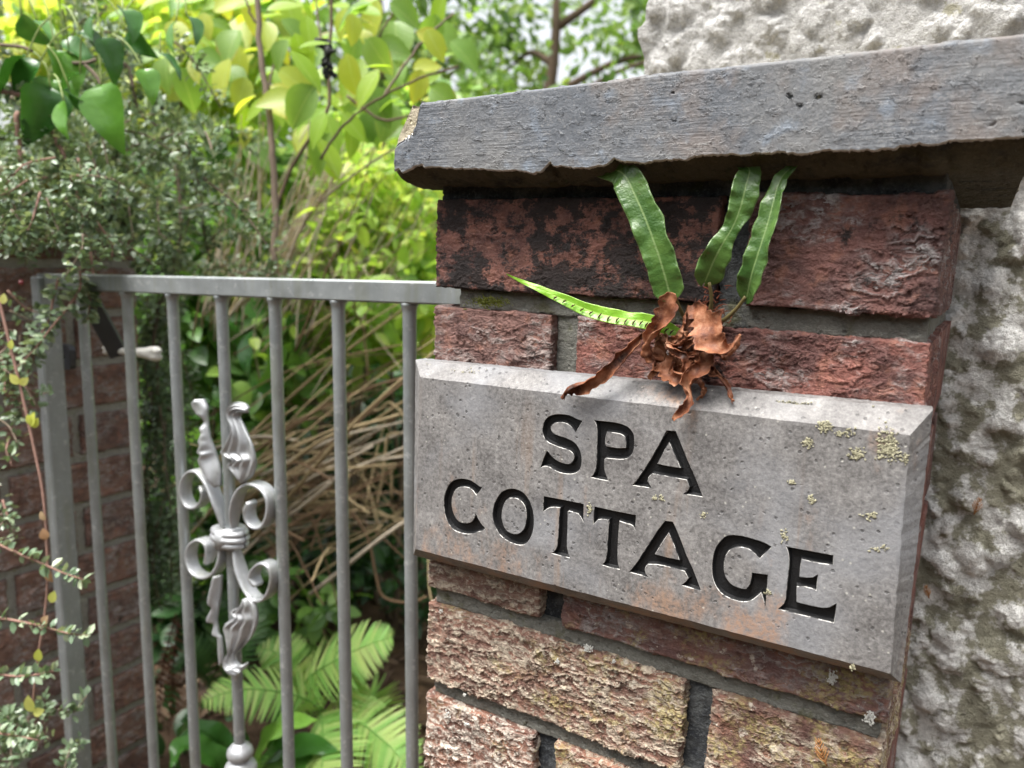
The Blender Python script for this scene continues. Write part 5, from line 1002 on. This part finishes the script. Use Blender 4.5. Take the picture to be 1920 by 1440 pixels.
# shrub with yellow-green, orange-edged leaves: every leaf a part
def edge_leaf_mat(name, inner, outer, edge, thr):
    k = NT(name); oc = k.n('ShaderNodeTexCoord').outputs['Object']; x, y, z = k.xyz(k.vm('SCALE', oc, 1000.))
    rn = k.n('ShaderNodeObjectInfo').outputs['Random']
    wv = k.noise(k.vm('SCALE', oc, 1000.), 3.0, 3, .6); c = k.mix(k.ma('ADD', k.ma('MULTIPLY', wv, .5), k.ma('MULTIPLY', rn, .5)), inner, outer)
    tipm = k.ma('MULTIPLY', k.sst(k.ma('ADD', k.ma('ADD', k.ma('MULTIPLY', y, .75), k.ma('ABSOLUTE', k.ma('MULTIPLY', x, 1.1))), k.ma('MULTIPLY', wv, .35)), .88, 1.08), k.sst(rn, thr, thr+.2))
    c = k.mix(tipm, c, edge); c = k.mix(k.ma('MULTIPLY', k.sst(k.ma('ABSOLUTE', x), .012, .004), .5), c, (.4, .5, .2))
    vn = k.ma('SINE', k.ma('MULTIPLY', k.ma('SUBTRACT', y, k.ma('MULTIPLY', k.ma('ABSOLUTE', x), .9)), 55.)); k.bump(k.ma('MULTIPLY', vn, 1.0), .10); k.done(c, .42, .45)
    tr = k.n('ShaderNodeBsdfTranslucent'); k.set(tr.inputs[0], k.mix(1.0, c, (1.7, 1.6, .7), 'MULTIPLY')); ms = k.n('ShaderNodeMixShader'); ms.inputs[0].default_value = .5
    k.l(k.p.outputs[0], ms.inputs[1]); k.l(tr.outputs[0], ms.inputs[2]); k.l(ms.outputs[0], k.out.inputs[0]); return k.m
def shrub():
    t = empty('orange_edged_shrub', ad(520, 900, 1500), 'tall slender-stemmed shrub with yellow-green leaves turning orange at their tips', 'shrub')
    ML = big_leaf_meshes('leaf', [edge_leaf_mat('shrub_leaf_lime', (.16, .30, .02), (.28, .40, .03), (.55, .16, .05), .45), edge_leaf_mat('shrub_leaf_yellow', (.26, .36, .04), (.42, .42, .07), (.60, .20, .05), .2), edge_leaf_mat('shrub_leaf_green', (.12, .24, .05), (.22, .33, .08), (.50, .17, .10), .6)], T_BIG)
    stems = [[(480, -60), (486, 60), (492, 130), (502, 190), (508, 260), (514, 330), (516, 420), (512, 520)], [(452, -30), (470, 25), (484, 45)], [(522, 78), (514, 120), (503, 165)], [(622, -40), (620, 60), (616, 130), (614, 205), (580, 260), (540, 330), (510, 420)], [(590, -30), (600, 60), (614, 120)], [(860, 125), (780, 150), (700, 190), (640, 240), (600, 300)], [(850, 25), (800, 70), (760, 120), (720, 180)], [(870, 280), (800, 215), (720, 225), (650, 180)], [(840, 255), (740, 280), (660, 330), (600, 380)], [(740, 20), (715, 60), (706, 90)]]
    for i, s in enumerate(stems):
        D = 1350+60*(i % 5); P = spline([ad(x, y, D) for x, y in s], 26); m = MB(); r = 5.5 if i in (0,) else 3.6 if i in (3,) else 2.2
        P += NR.normal(0, .8, P.shape); m.add(*tube(P, np.linspace(r*.85, r*1.15, 26), 8)); m.build('stem', BARKG if i % 2 == 0 else BARK, t)
    # px, py of leaf base, direction in the picture (deg, 0 = right, 90 = up), length px, mesh
    L = [(448, 92, 165, 90, 0), (430, 110, 255, 85, 1), (460, 145, 262, 70, 1), (440, 100, 140, 75, 0), (420, 120, 230, 90, 0), (500, 40, 280, 65, 1), (500, 20, 20, 70, 0), (545, 95, 310, 95, 0), (560, 90, 15, 60, 0), (560, 185, 190, 80, 1), (600, 165, 215, 70, 1), (570, 170, 250, 75, 0), (590, 160, 235, 90, 2), (610, 210, 250, 75, 0), (650, 100, 280, 80, 1), (640, 130, 200, 70, 0), (650, 15, 250, 60, 1), (660, 25, 275, 60, 1), (640, 0, 20, 80, 2), (700, 10, 200, 80, 2), (730, 5, 330, 70, 2), (690, 70, 300, 75, 2), (700, 90, 350, 75, 2), (740, 40, 280, 90, 2), (780, 60, 340, 65, 1), (800, 55, 300, 65, 1), (690, 165, 300, 80, 2), (680, 110, 250, 100, 0), (790, 130, 260, 65, 1), (735, 125, 185, 55, 0), (710, 130, 240, 85, 0), (610, 215, 290, 80, 0), (640, 210, 310, 70, 0), (505, 185, 210, 70, 0), (505, 195, 330, 60, 1), (480, 180, 200, 60, 1), (620, 250, 240, 85, 2), (600, 260, 300, 90, 0), (660, 230, 270, 70, 0), (540, 75, 240, 60, 2), (575, 30, 280, 70, 0), (520, 130, 330, 80, 1)]
    for i in range(95):
        L.append((R.uniform(420, 850) if i < 60 else R.uniform(300, 480), R.uniform(-30, 290) if i < 60 else R.uniform(-20, 130), R.choice((200, 230, 250, 270, 290, 320, 20, 160)), R.uniform(45, 85), R.randrange(3)))
    for i, (x, y, a, l, k) in enumerate(L):
        D = R.uniform(1250, 1650) if i < 42 else R.uniform(1500, 1950); p = ad(x, y, D); th = math.radians(a)
        f = CR*math.cos(th)+CU*math.sin(th)+CF*R.uniform(-.5, .5); nn = -CF*R.uniform(.3, 1)+np.array([0, 0, R.uniform(.1, 1)])+CR*R.uniform(-.5, .5)
        put_leaf(ML[k], p, f, nn, l*D/FPX, t)
    # dark seed head
    m = MB()
    for i in range(26):
        u = R.random(); p = ad(606+12*u+R.uniform(-9, 9), 70+75*u, 1300); a = np.linspace(0, 6.28, 7)
        m.add(*tube([p, p+NR.normal(0, 4, 3), p+NR.normal(0, 7, 3)], [3, 5, 1.5], 6))
    m.build('seed_head', flat_mat('seed_black', (.012, .012, .014), .6, .3), t)
shrub()

# ivy with large glossy leaves
def ivy():
    t = empty('ivy', ad(100, 300, 1300), 'glossy dark green ivy with large drooping leaves above the left pier', 'ivy')
    me = big_leaf_meshes('leaf', [leaf_mat('ivy_leaf', [(0, (.02, .075, .012)), (.6, (.04, .13, .02)), (1, (.10, .24, .03))], .26, .2, .5, rnd=True)], T_BIG); 
    for m_ in me:
        for v in m_.vertices: v.co.z += abs(v.co.x)*.25-.35*v.co.y**2/MM+MM*.035*math.sin(v.co.y/MM*9+(2 if v.co.x > 0 else 0)); v.co.x *= 1.18+.12*math.sin(v.co.y/MM*7)
    L = [(50, 105, 215, 110, 0), (75, 115, 235, 80, 1), (100, 150, 290, 90, 2), (130, 100, 300, 70, 0), (190, 160, 285, 115, 1), (95, 165, 265, 100, 2), (70, 160, 285, 85, 1), (120, 75, 330, 65, 0), (150, 60, 340, 60, 0), (190, 70, 300, 75, 1), (105, 95, 300, 55, 2), (215, 75, 260, 60, 0), (240, 60, 310, 60, 1), (130, 165, 300, 60, 2), (120, 190, 270, 70, 0), (270, 130, 300, 60, 1), (40, 30, 300, 60, 2), (70, 40, 330, 55, 0), (180, 30, 250, 55, 1), (230, 20, 320, 60, 2), (395, 255, 285, 70, 1), (420, 380, 320, 65, 0), (450, 390, 280, 80, 2), (150, 140, 200, 60, 1), (300, 100, 330, 55, 0), (330, 40, 250, 60, 0), (350, 30, 320, 60, 1), (480, 620, 250, 90, 0), (510, 640, 280, 80, 1), (540, 590, 300, 70, 2), (430, 600, 260, 80, 2), (460, 560, 320, 70, 0)]
    for i, (x, y, a, l, k) in enumerate(L):
        D = R.uniform(1040, 1160) if x < 380 else R.uniform(1700, 1900); p = ad(x, y, D); th = math.radians(a); f = CR*math.cos(th)+CU*math.sin(th)-CF*R.uniform(-.1, .5)
        nn = -CF*R.uniform(.0, 1)+np.array([0, 0, R.uniform(.2, 1.5)])+CR*R.uniform(-1, 1); put_leaf(me[k], p, f, nn, l*D/FPX, t)
        q = p-unit(f)*R.uniform(25, 50)+np.array([0, 0, 22]); m = MB(); q = q+NR.normal(0, 14, 3); m.add(*tube(spline([q, (p+q)/2+np.array([0, 0, 9]), p], 8), [1.2]*8, 6)); m.build('leaf_stalk', flat_mat('ivy_stalk', (.20, .26, .07), .5, .4) if i == 0 else bpy.data.materials['ivy_stalk'], t)
    for s, D in (([(0, 84), (40, 88), (60, 96)], 1100), ([(125, 118), (160, 118), (180, 112)], 1110), ([(160, 122), (178, 140), (190, 160)], 1110), ([(210, 108), (240, 125), (250, 165)], 1350), ([(145, 0), (160, 50), (185, 90)], 1500), ([(200, 10), (170, 55)], 1500)):
        m = MB(); m.add(*tube(spline([ad(x, y, D) for x, y in s], 16), 2.6, 6)); m.build('vine', BARKG, t)
ivy()

# cotoneaster: woody branches with tiny leaves, tumbling over the pier
def cot_leaves(mb, P, n_per, spread, smin, smax, t0=.1, t1=.9, pair=False):
    P = np.asarray(P); T = np.gradient(P, axis=0); T = unit(T); i = NR.integers(0, len(P), len(P)*n_per) if not pair else np.repeat(np.arange(len(P)), n_per)
    n = len(i); u = unit(np.cross(T[i], NR.normal(0, 1, (n, 3)))); base = P[i]+u*NR.uniform(0, spread, (n, 1))+NR.normal(0, spread*.15+.3, (n, 3))
    f = unit(u+T[i]*NR.uniform(.1, .8, (n, 1))+np.array([0, 0, .25])); nn = unit(np.array([0, -.2, 1.])+NR.normal(0, .6, (n, 3)))
    scatter(mb, base, f, nn, NR.uniform(smin, smax, n), T_SM, np.clip(NR.uniform(t0, t1, n), 0, 1))
def cotoneaster():
    t = empty('cotoneaster', ad(180, 560, 1450), 'small-leaved cotoneaster tumbling over the left pier and hanging beside it', 'shrub'); mb = MB()
    main = [([(0, 170), (50, 185), (95, 240), (125, 310), (150, 380), (165, 460), (180, 530)], 1080, 3.6), ([(30, 210), (38, 300), (44, 380), (46, 440)], 1060, 3.2), ([(60, 190), (110, 260), (160, 330), (210, 350)], 1200, 3.4), ([(20, 180), (90, 270), (120, 310)], 1220, 4.5), ([(220, 120), (245, 130), (250, 170), (270, 220), (330, 250)], 1380, 4.2), ([(290, 190), (310, 210), (330, 250)], 1400, 4.5), ([(100, 290), (180, 310), (260, 270), (340, 250)], 1300, 3), ([(160, 340), (220, 400), (240, 440)], 1250, 2.4), ([(350, 260), (365, 340), (380, 420), (390, 480)], 1480, 4), ([(330, 300), (340, 420), (320, 520), (290, 620), (285, 800)], 1480, 5)]
    for s, D, r in main:
        P = spline([ad(x, y, D) for x, y in s], 40)+NR.normal(0, .8, (40, 3)); m = MB(); m.add(*tube(P, np.linspace(r, r*.55, 40), 7)); m.build('branch', BARKP if D < 1100 else BARKG, t); cot_leaves(mb, P, 7, 13, 8, 14)
    for i in range(118):                                            # twigs of the mass on top of the pier
        D = R.uniform(1130, 1600); x, y = R.uniform(-40, 400), R.uniform(150, 545)
        if i < 10: x, y = R.uniform(-40, 330), R.uniform(0, 140)
        elif x > 250: x = R.uniform(150, 420); y = R.uniform(230, 560)
        if x < 240 and y > 400: y -= 120
        a = ad(x, y, D); d = NR.normal(0, 1, 3)*np.array([1, .7, .6])+np.array([.25, 0, -.25]); L = R.uniform(70, 170)
        P = spline([a, a+unit(d)*L*.5+np.array([0, 0, 10]), a+unit(d)*L+np.array([0, 0, -14])], 14); m = MB(); m.add(*tube(P, np.linspace(2.0, .9, 14), 5)); m.build('twig', BARKG, t); cot_leaves(mb, P, 9, 17, 9, 16)
    for i in range(60):                                             # hanging curtain behind the pier's edge
        D = R.uniform(1420, 1600); x = R.gauss(297, 17); y = R.uniform(540, 1000); a = ad(x, y, D); L = R.uniform(90, 200); b = a+np.array([R.gauss(8, 22), R.gauss(0, 25), -L])
        P = spline([a, (a+b)/2+NR.normal(0, 9, 3), b], 14); m = MB(); m.add(*tube(P, np.linspace(1.8, .9, 14), 5)); m.build('twig', BARKG, t); cot_leaves(mb, P, 8, 13, 8, 14, 0., .7)
    for i in range(62):                                             # drape over the front of the pier
        D = R.uniform(940, 1090); x = R.uniform(-40, 200); y = R.uniform(290, 440)
        if i > 44: x = R.uniform(-30, 40); y = R.uniform(540, 1000)
        a = ad(x, y, D); b = a+np.array([R.gauss(10, 25), R.gauss(0, 25), -R.uniform(15, 50)])
        P = spline([a, (a+b)/2+NR.normal(0, 8, 3), b], 12); m = MB(); m.add(*tube(P, np.linspace(1.6, .7, 12), 5)); m.build('twig', BARKP if i % 3 == 0 else BARKG, t); cot_leaves(mb, P, 5 if i < 45 else 2, 9, 7, 13)
    for i in range(14):                                             # lower left growth
        D = R.uniform(930, 1150); x = R.uniform(-20, 130); y = R.uniform(1330, 1480); a = ad(x, y, D); b = a+np.array([R.uniform(-40, 60), R.uniform(-30, 30), R.uniform(-30, 50)])
        P = spline([a, (a+b)/2+NR.normal(0, 6, 3), b], 12); m = MB(); m.add(*tube(P, np.linspace(1.5, .8, 12), 5)); m.build('twig', BARKG, t); cot_leaves(mb, P, 4, 6, 7, 13)
    for s, D in (([(150, 500), (150, 540), (132, 570), (100, 610), (60, 660), (20, 700)], 1000), ([(110, 520), (100, 560), (92, 600), (70, 640), (62, 680)], 1010), ([(160, 530), (168, 560), (165, 600)], 1020), ([(0, 660), (18, 720), (40, 760), (45, 790)], 1010)):
        P = spline([ad(x, y, D) for x, y in s], 30); m = MB(); m.add(*tube(P, np.linspace(1.9, 1., 30), 6)); m.build('twig', BARKP, t); cot_leaves(mb, P, 4, 6, 9, 15, .2, 1)
    o = mb.build('small_leaves', LM_COT, t); o['kind'] = 'stuff'
    bm_ = flat_mat('berry_red', (.16, .025, .03), .3, .5)
    for x, y, D in ((40, 530, 1000), (70, 437, 1060), (10, 400, 1080)):
        p = ad(x, y, D); m = MB(); a = np.linspace(-1, 1, 7); m.add(*tube([p+np.array([0, 0, 3.6*s]) for s in a], 3.4*np.sqrt(np.maximum(.03, 1-a*a)), 8)); m.build('berry', bm_, t)
cotoneaster()
def sprigs():
    LS = leaf_mat('sprig_leaf', [(0, (.10, .16, .09)), (.6, (.17, .25, .15)), (1, (.38, .44, .30))], .32, .2, .6)
    for s, D, lab in (([(-20, 1012), (30, 1036), (75, 1055), (120, 1075), (156, 1087)], 900, 'upper of the two pink-stemmed cotoneaster sprigs reaching across the gate stile'), ([(-20, 1156), (40, 1166), (90, 1178), (130, 1188), (164, 1192)], 890, 'lower pink-stemmed cotoneaster sprig reaching across the gate stile'), ([(-20, 1262), (30, 1268), (70, 1265), (100, 1258)], 900, 'short straight sprig with paired leaves at the left edge below the longer sprigs'), ([(-20, 1372), (30, 1380), (72, 1388)], 900, 'lowest small sprig at the left edge near the bottom')):
        P = spline([ad(x, y, D) for x, y in s], 24); t = empty('cotoneaster_sprig', P[0], lab, 'sprig', 'cotoneaster sprigs in front of the gate')
        m = MB(); m.add(*tube(P, np.linspace(1.7, .8, 24), 6)); m.build('stem', BARKP, t); mb = MB(); cot_leaves(mb, P, 2, 1.5, 9, 15, .2, 1, True); o = mb.build('small_leaves', LS, t); o['kind'] = 'stuff'
    P = spline([ad(x, y, 930) for x, y in ((-5, 545), (5, 590), (22, 660), (38, 725), (55, 800), (68, 860), (78, 910), (84, 960), (87, 1010), (89, 1080), (84, 1150), (70, 1240), (60, 1330))], 60)
    t = empty('trailing_stem', P[-1], 'long thin reddish stem with pale yellow leaves hanging before the gate stile', 'climber'); m = MB(); m.add(*tube(P, np.linspace(2.0, 1.3, 60), 6)); m.build('stem', BARKP, t)
    ms = big_leaf_meshes('leaf', [leaf_mat('pale_yellow_leaf', [(0, (.42, .46, .08)), (1, (.58, .58, .22))], .5, .4, rnd=True), leaf_mat('dry_tan_leaf', [(0, (.22, .11, .05)), (1, (.38, .29, .18))], .6, .3, rnd=True)], T_BIG, 2)
    for m_ in ms:
        for v in m_.vertices: v.co.x *= 1.35
    for x, y, a, l, k in ((6, 570, 80, 28, 0), (20, 655, 80, 26, 0), (36, 720, 130, 34, 0), (38, 722, 40, 30, 0), (58, 800, 75, 40, 0), (56, 796, 100, 28, 0), (62, 802, 60, 30, 0), (85, 975, 120, 26, 1), (86, 1012, 100, 30, 1), (88, 1065, 290, 40, 1), (96, 1130, 70, 34, 0), (80, 1170, 60, 26, 1), (72, 1240, 85, 34, 0), (60, 1335, 100, 46, 0), (62, 1338, 20, 34, 0)):
        th = math.radians(a); put_leaf(ms[k], ad(x, y, 925), CR*math.cos(th)+CU*math.sin(th)-CF*.2, -CF+CR*R.uniform(-.5, .5), l*.72*925/FPX, t)
sprigs()

# ferns on the ground
def fern_frond(pts, parent, mat, plen, pairs=40, name='frond', taper=(.35, .85, 1., .85, .5, .12)):
    C = spline([ad(x, y, D) for x, y, D in pts], 60); T, N, B = frames(C, (0, -.75, .7)); mb = MB(); mb.add(*tube(C, np.linspace(2.0, .6, 60), 5), t=.3)
    for i in range(pairs):
        t = .06+.92*i/(pairs-1); k = int(t*59); L = plen*np.interp(t, np.linspace(0, 1, len(taper)), taper)*R.uniform(.92, 1.05)
        for sg in (-1, 1):
            d = unit(B[k]*sg+T[k]*.38-N[k]*R.uniform(.0, .28)); nn = N[k]; sd = np.cross(nn, d); m = 13; w0 = min(L*.12, 7.6); V = []; 
            for j in range(m):
                for part in (0, .55):
                    u = (j+part)/m; c = C[k]+d*L*u-nn*L*.14*u*u; ww = w0*(1-u)**.7*(1.0 if part else .30)+.25
                    V += [c-sd*ww+d*(1.8 if part else 0), c+nn*-.8, c+sd*ww+d*(1.8 if part else 0)]
            n_ = 2*m; F = []
            for j in range(n_-1): a = j*3; F += [[a, a+1, a+4, a+3], [a+1, a+2, a+5, a+4]]
            mb.add(V, F, min(1, max(0, R.gauss(.5, .2)+(.25 if u > .8 else 0))))
    return mb.build(name, mat, parent)
def ferns():
    FB = leaf_mat('fern_bright', [(0, (.13, .30, .06)), (.6, (.22, .42, .10)), (1, (.38, .49, .17))], .5, .42); FD = leaf_mat('fern_dark', [(0, (.025, .08, .025)), (1, (.07, .16, .045))], .4, .25); FBR = leaf_mat('fern_brown', [(0, (.05, .018, .01)), (1, (.14, .055, .025))], .7, .2)
    t = empty('ground_fern', ad(600, 1420, 1600), 'bright lime-green feathery fern spreading low behind the middle gate bars', 'fern')
    for p, L in (([(545, 1345, 1560), (575, 1275, 1480), (640, 1232, 1440), (700, 1205, 1420), (738, 1194, 1410)], 78), ([(630, 1345, 1500), (560, 1305, 1420), (480, 1292, 1360), (420, 1300, 1320), (376, 1318, 1300)], 62), ([(600, 1330, 1480), (606, 1390, 1400), (602, 1450, 1330), (590, 1540, 1260)], 95), ([(630, 1345, 1500), (670, 1352, 1420), (715, 1385, 1360), (750, 1420, 1320), (785, 1470, 1290)], 72), ([(585, 1340, 1540), (545, 1260, 1520), (520, 1225, 1530), (480, 1215, 1540)], 60), ([(630, 1360, 1520), (640, 1310, 1480), (660, 1270, 1470), (690, 1262, 1470)], 60), ([(600, 1400, 1500), (540, 1420, 1420), (500, 1460, 1380)], 60), ([(640, 1345, 1600), (690, 1300, 1650), (720, 1330, 1680), (735, 1390, 1690)], 60)): fern_frond(p, t, FB, L)
    t = empty('ground_fern', ad(410, 1400, 1750), 'dark green fern in the shade left of the bright fern', 'fern')
    for p, L in (([(430, 1330, 1750), (420, 1240, 1700), (405, 1160, 1680), (385, 1090, 1690)], 70), ([(430, 1330, 1750), (455, 1220, 1750), (470, 1150, 1780), (490, 1110, 1800)], 60), ([(420, 1330, 1700), (380, 1260, 1650), (350, 1230, 1640), (320, 1250, 1640)], 60)): fern_frond(p, t, FD, L, 30)
    for p in ([(330, 1150, 1640), (310, 1230, 1630), (300, 1300, 1630), (295, 1390, 1640)], [(335, 1160, 1660), (325, 1240, 1650), (322, 1320, 1650), (315, 1380, 1650)]): fern_frond(p, t, FBR, 38, 18, 'dead_frond')
    t = empty('strap_leaf_plant', ad(480, 1450, 1450), 'dark glossy strap-leaved plant low in the shade below the ornament', 'plant'); SM = leaf_mat('strap_leaf', [(0, (.03, .10, .02)), (.6, (.06, .18, .03)), (1, (.16, .32, .05))], .3, .3, rnd=True)
    for p in ([(430, 1460), (420, 1400), (380, 1370), (330, 1390)], [(440, 1460), (400, 1420), (345, 1400), (320, 1440)], [(480, 1450), (500, 1390), (540, 1360), (600, 1350)], [(480, 1450), (520, 1410), (580, 1400), (640, 1410)], [(470, 1450), (460, 1380), (440, 1330), (400, 1320)], [(500, 1470), (530, 1440), (560, 1430), (610, 1440)], [(350, 1470), (335, 1420), (340, 1380), (365, 1350)], [(520, 1470), (515, 1400), (525, 1350), (530, 1320)]):
        n = 40; D = R.uniform(1380, 1520); C = spline([ad(x, y, D-30*i) for i, (x, y) in enumerate(p)], n); T, N, B = frames(C, (0, -.5, .85)); nv = 9; s = np.linspace(-1, 1, nv); V = []
        for i in range(n):
            u = i/(n-1); w_ = 22*min(1, 3*u+.25)*min(1, (1-u)*3.2+.02)
            for j in range(nv): V.append(C[i]+B[i]*s[j]*w_+N[i]*(abs(s[j])*w_*.3+3*abs(s[j])*math.sin(u*26+s[j])))
        build('strap_leaf', V, grid_faces(n, nv), SM, t)
ferns()
def litter():
    mb = MB(); n = 2600; P = np.stack([NR.uniform(-1700, 100, n), NR.uniform(350, 2300, n), np.full(n, GZ+12)+NR.uniform(-8, 26, n)], 1)
    scatter(mb, P, NR.normal(0, 1, (n, 3))*np.array([1, 1, .2]), NR.normal(0, .35, (n, 3))+np.array([0, 0, 1]), NR.uniform(25, 70, n), T_LONG, NR.uniform(0, 1, n))
    o = mb.build('leaf_litter', leaf_mat('litter', [(0, (.025, .014, .008)), (.5, (.06, .036, .02)), (1, (.13, .085, .05))], .8, .15)); tag(o, 'brown dead leaves and stems strewn over the garden soil', 'leaf litter', kind='stuff')
litter()

# added unseen hedge behind the camera: blocks low frontal sky light, darkens the stile
def sky_block_hedge():
    t = empty('sky_block_hedge', (0, -3900, GZ), 'unseen dark hedge behind the camera, added to block low sky light', 'hedge'); mb = MB()
    for x in np.arange(-6500, 6600, 900):
        for z in (-600, 300, 1150): cloud(mb, (x, -3900, z), (500, 350, 480), 7, 200, 330, 40, 130, 210, T_MID, 0, .5)
    mb.add(*box(-7000, 7000, -4300, -4000, GZ, 1500)); o = mb.build('foliage', LM_DARK, t); o['kind'] = 'stuff'
sky_block_hedge()
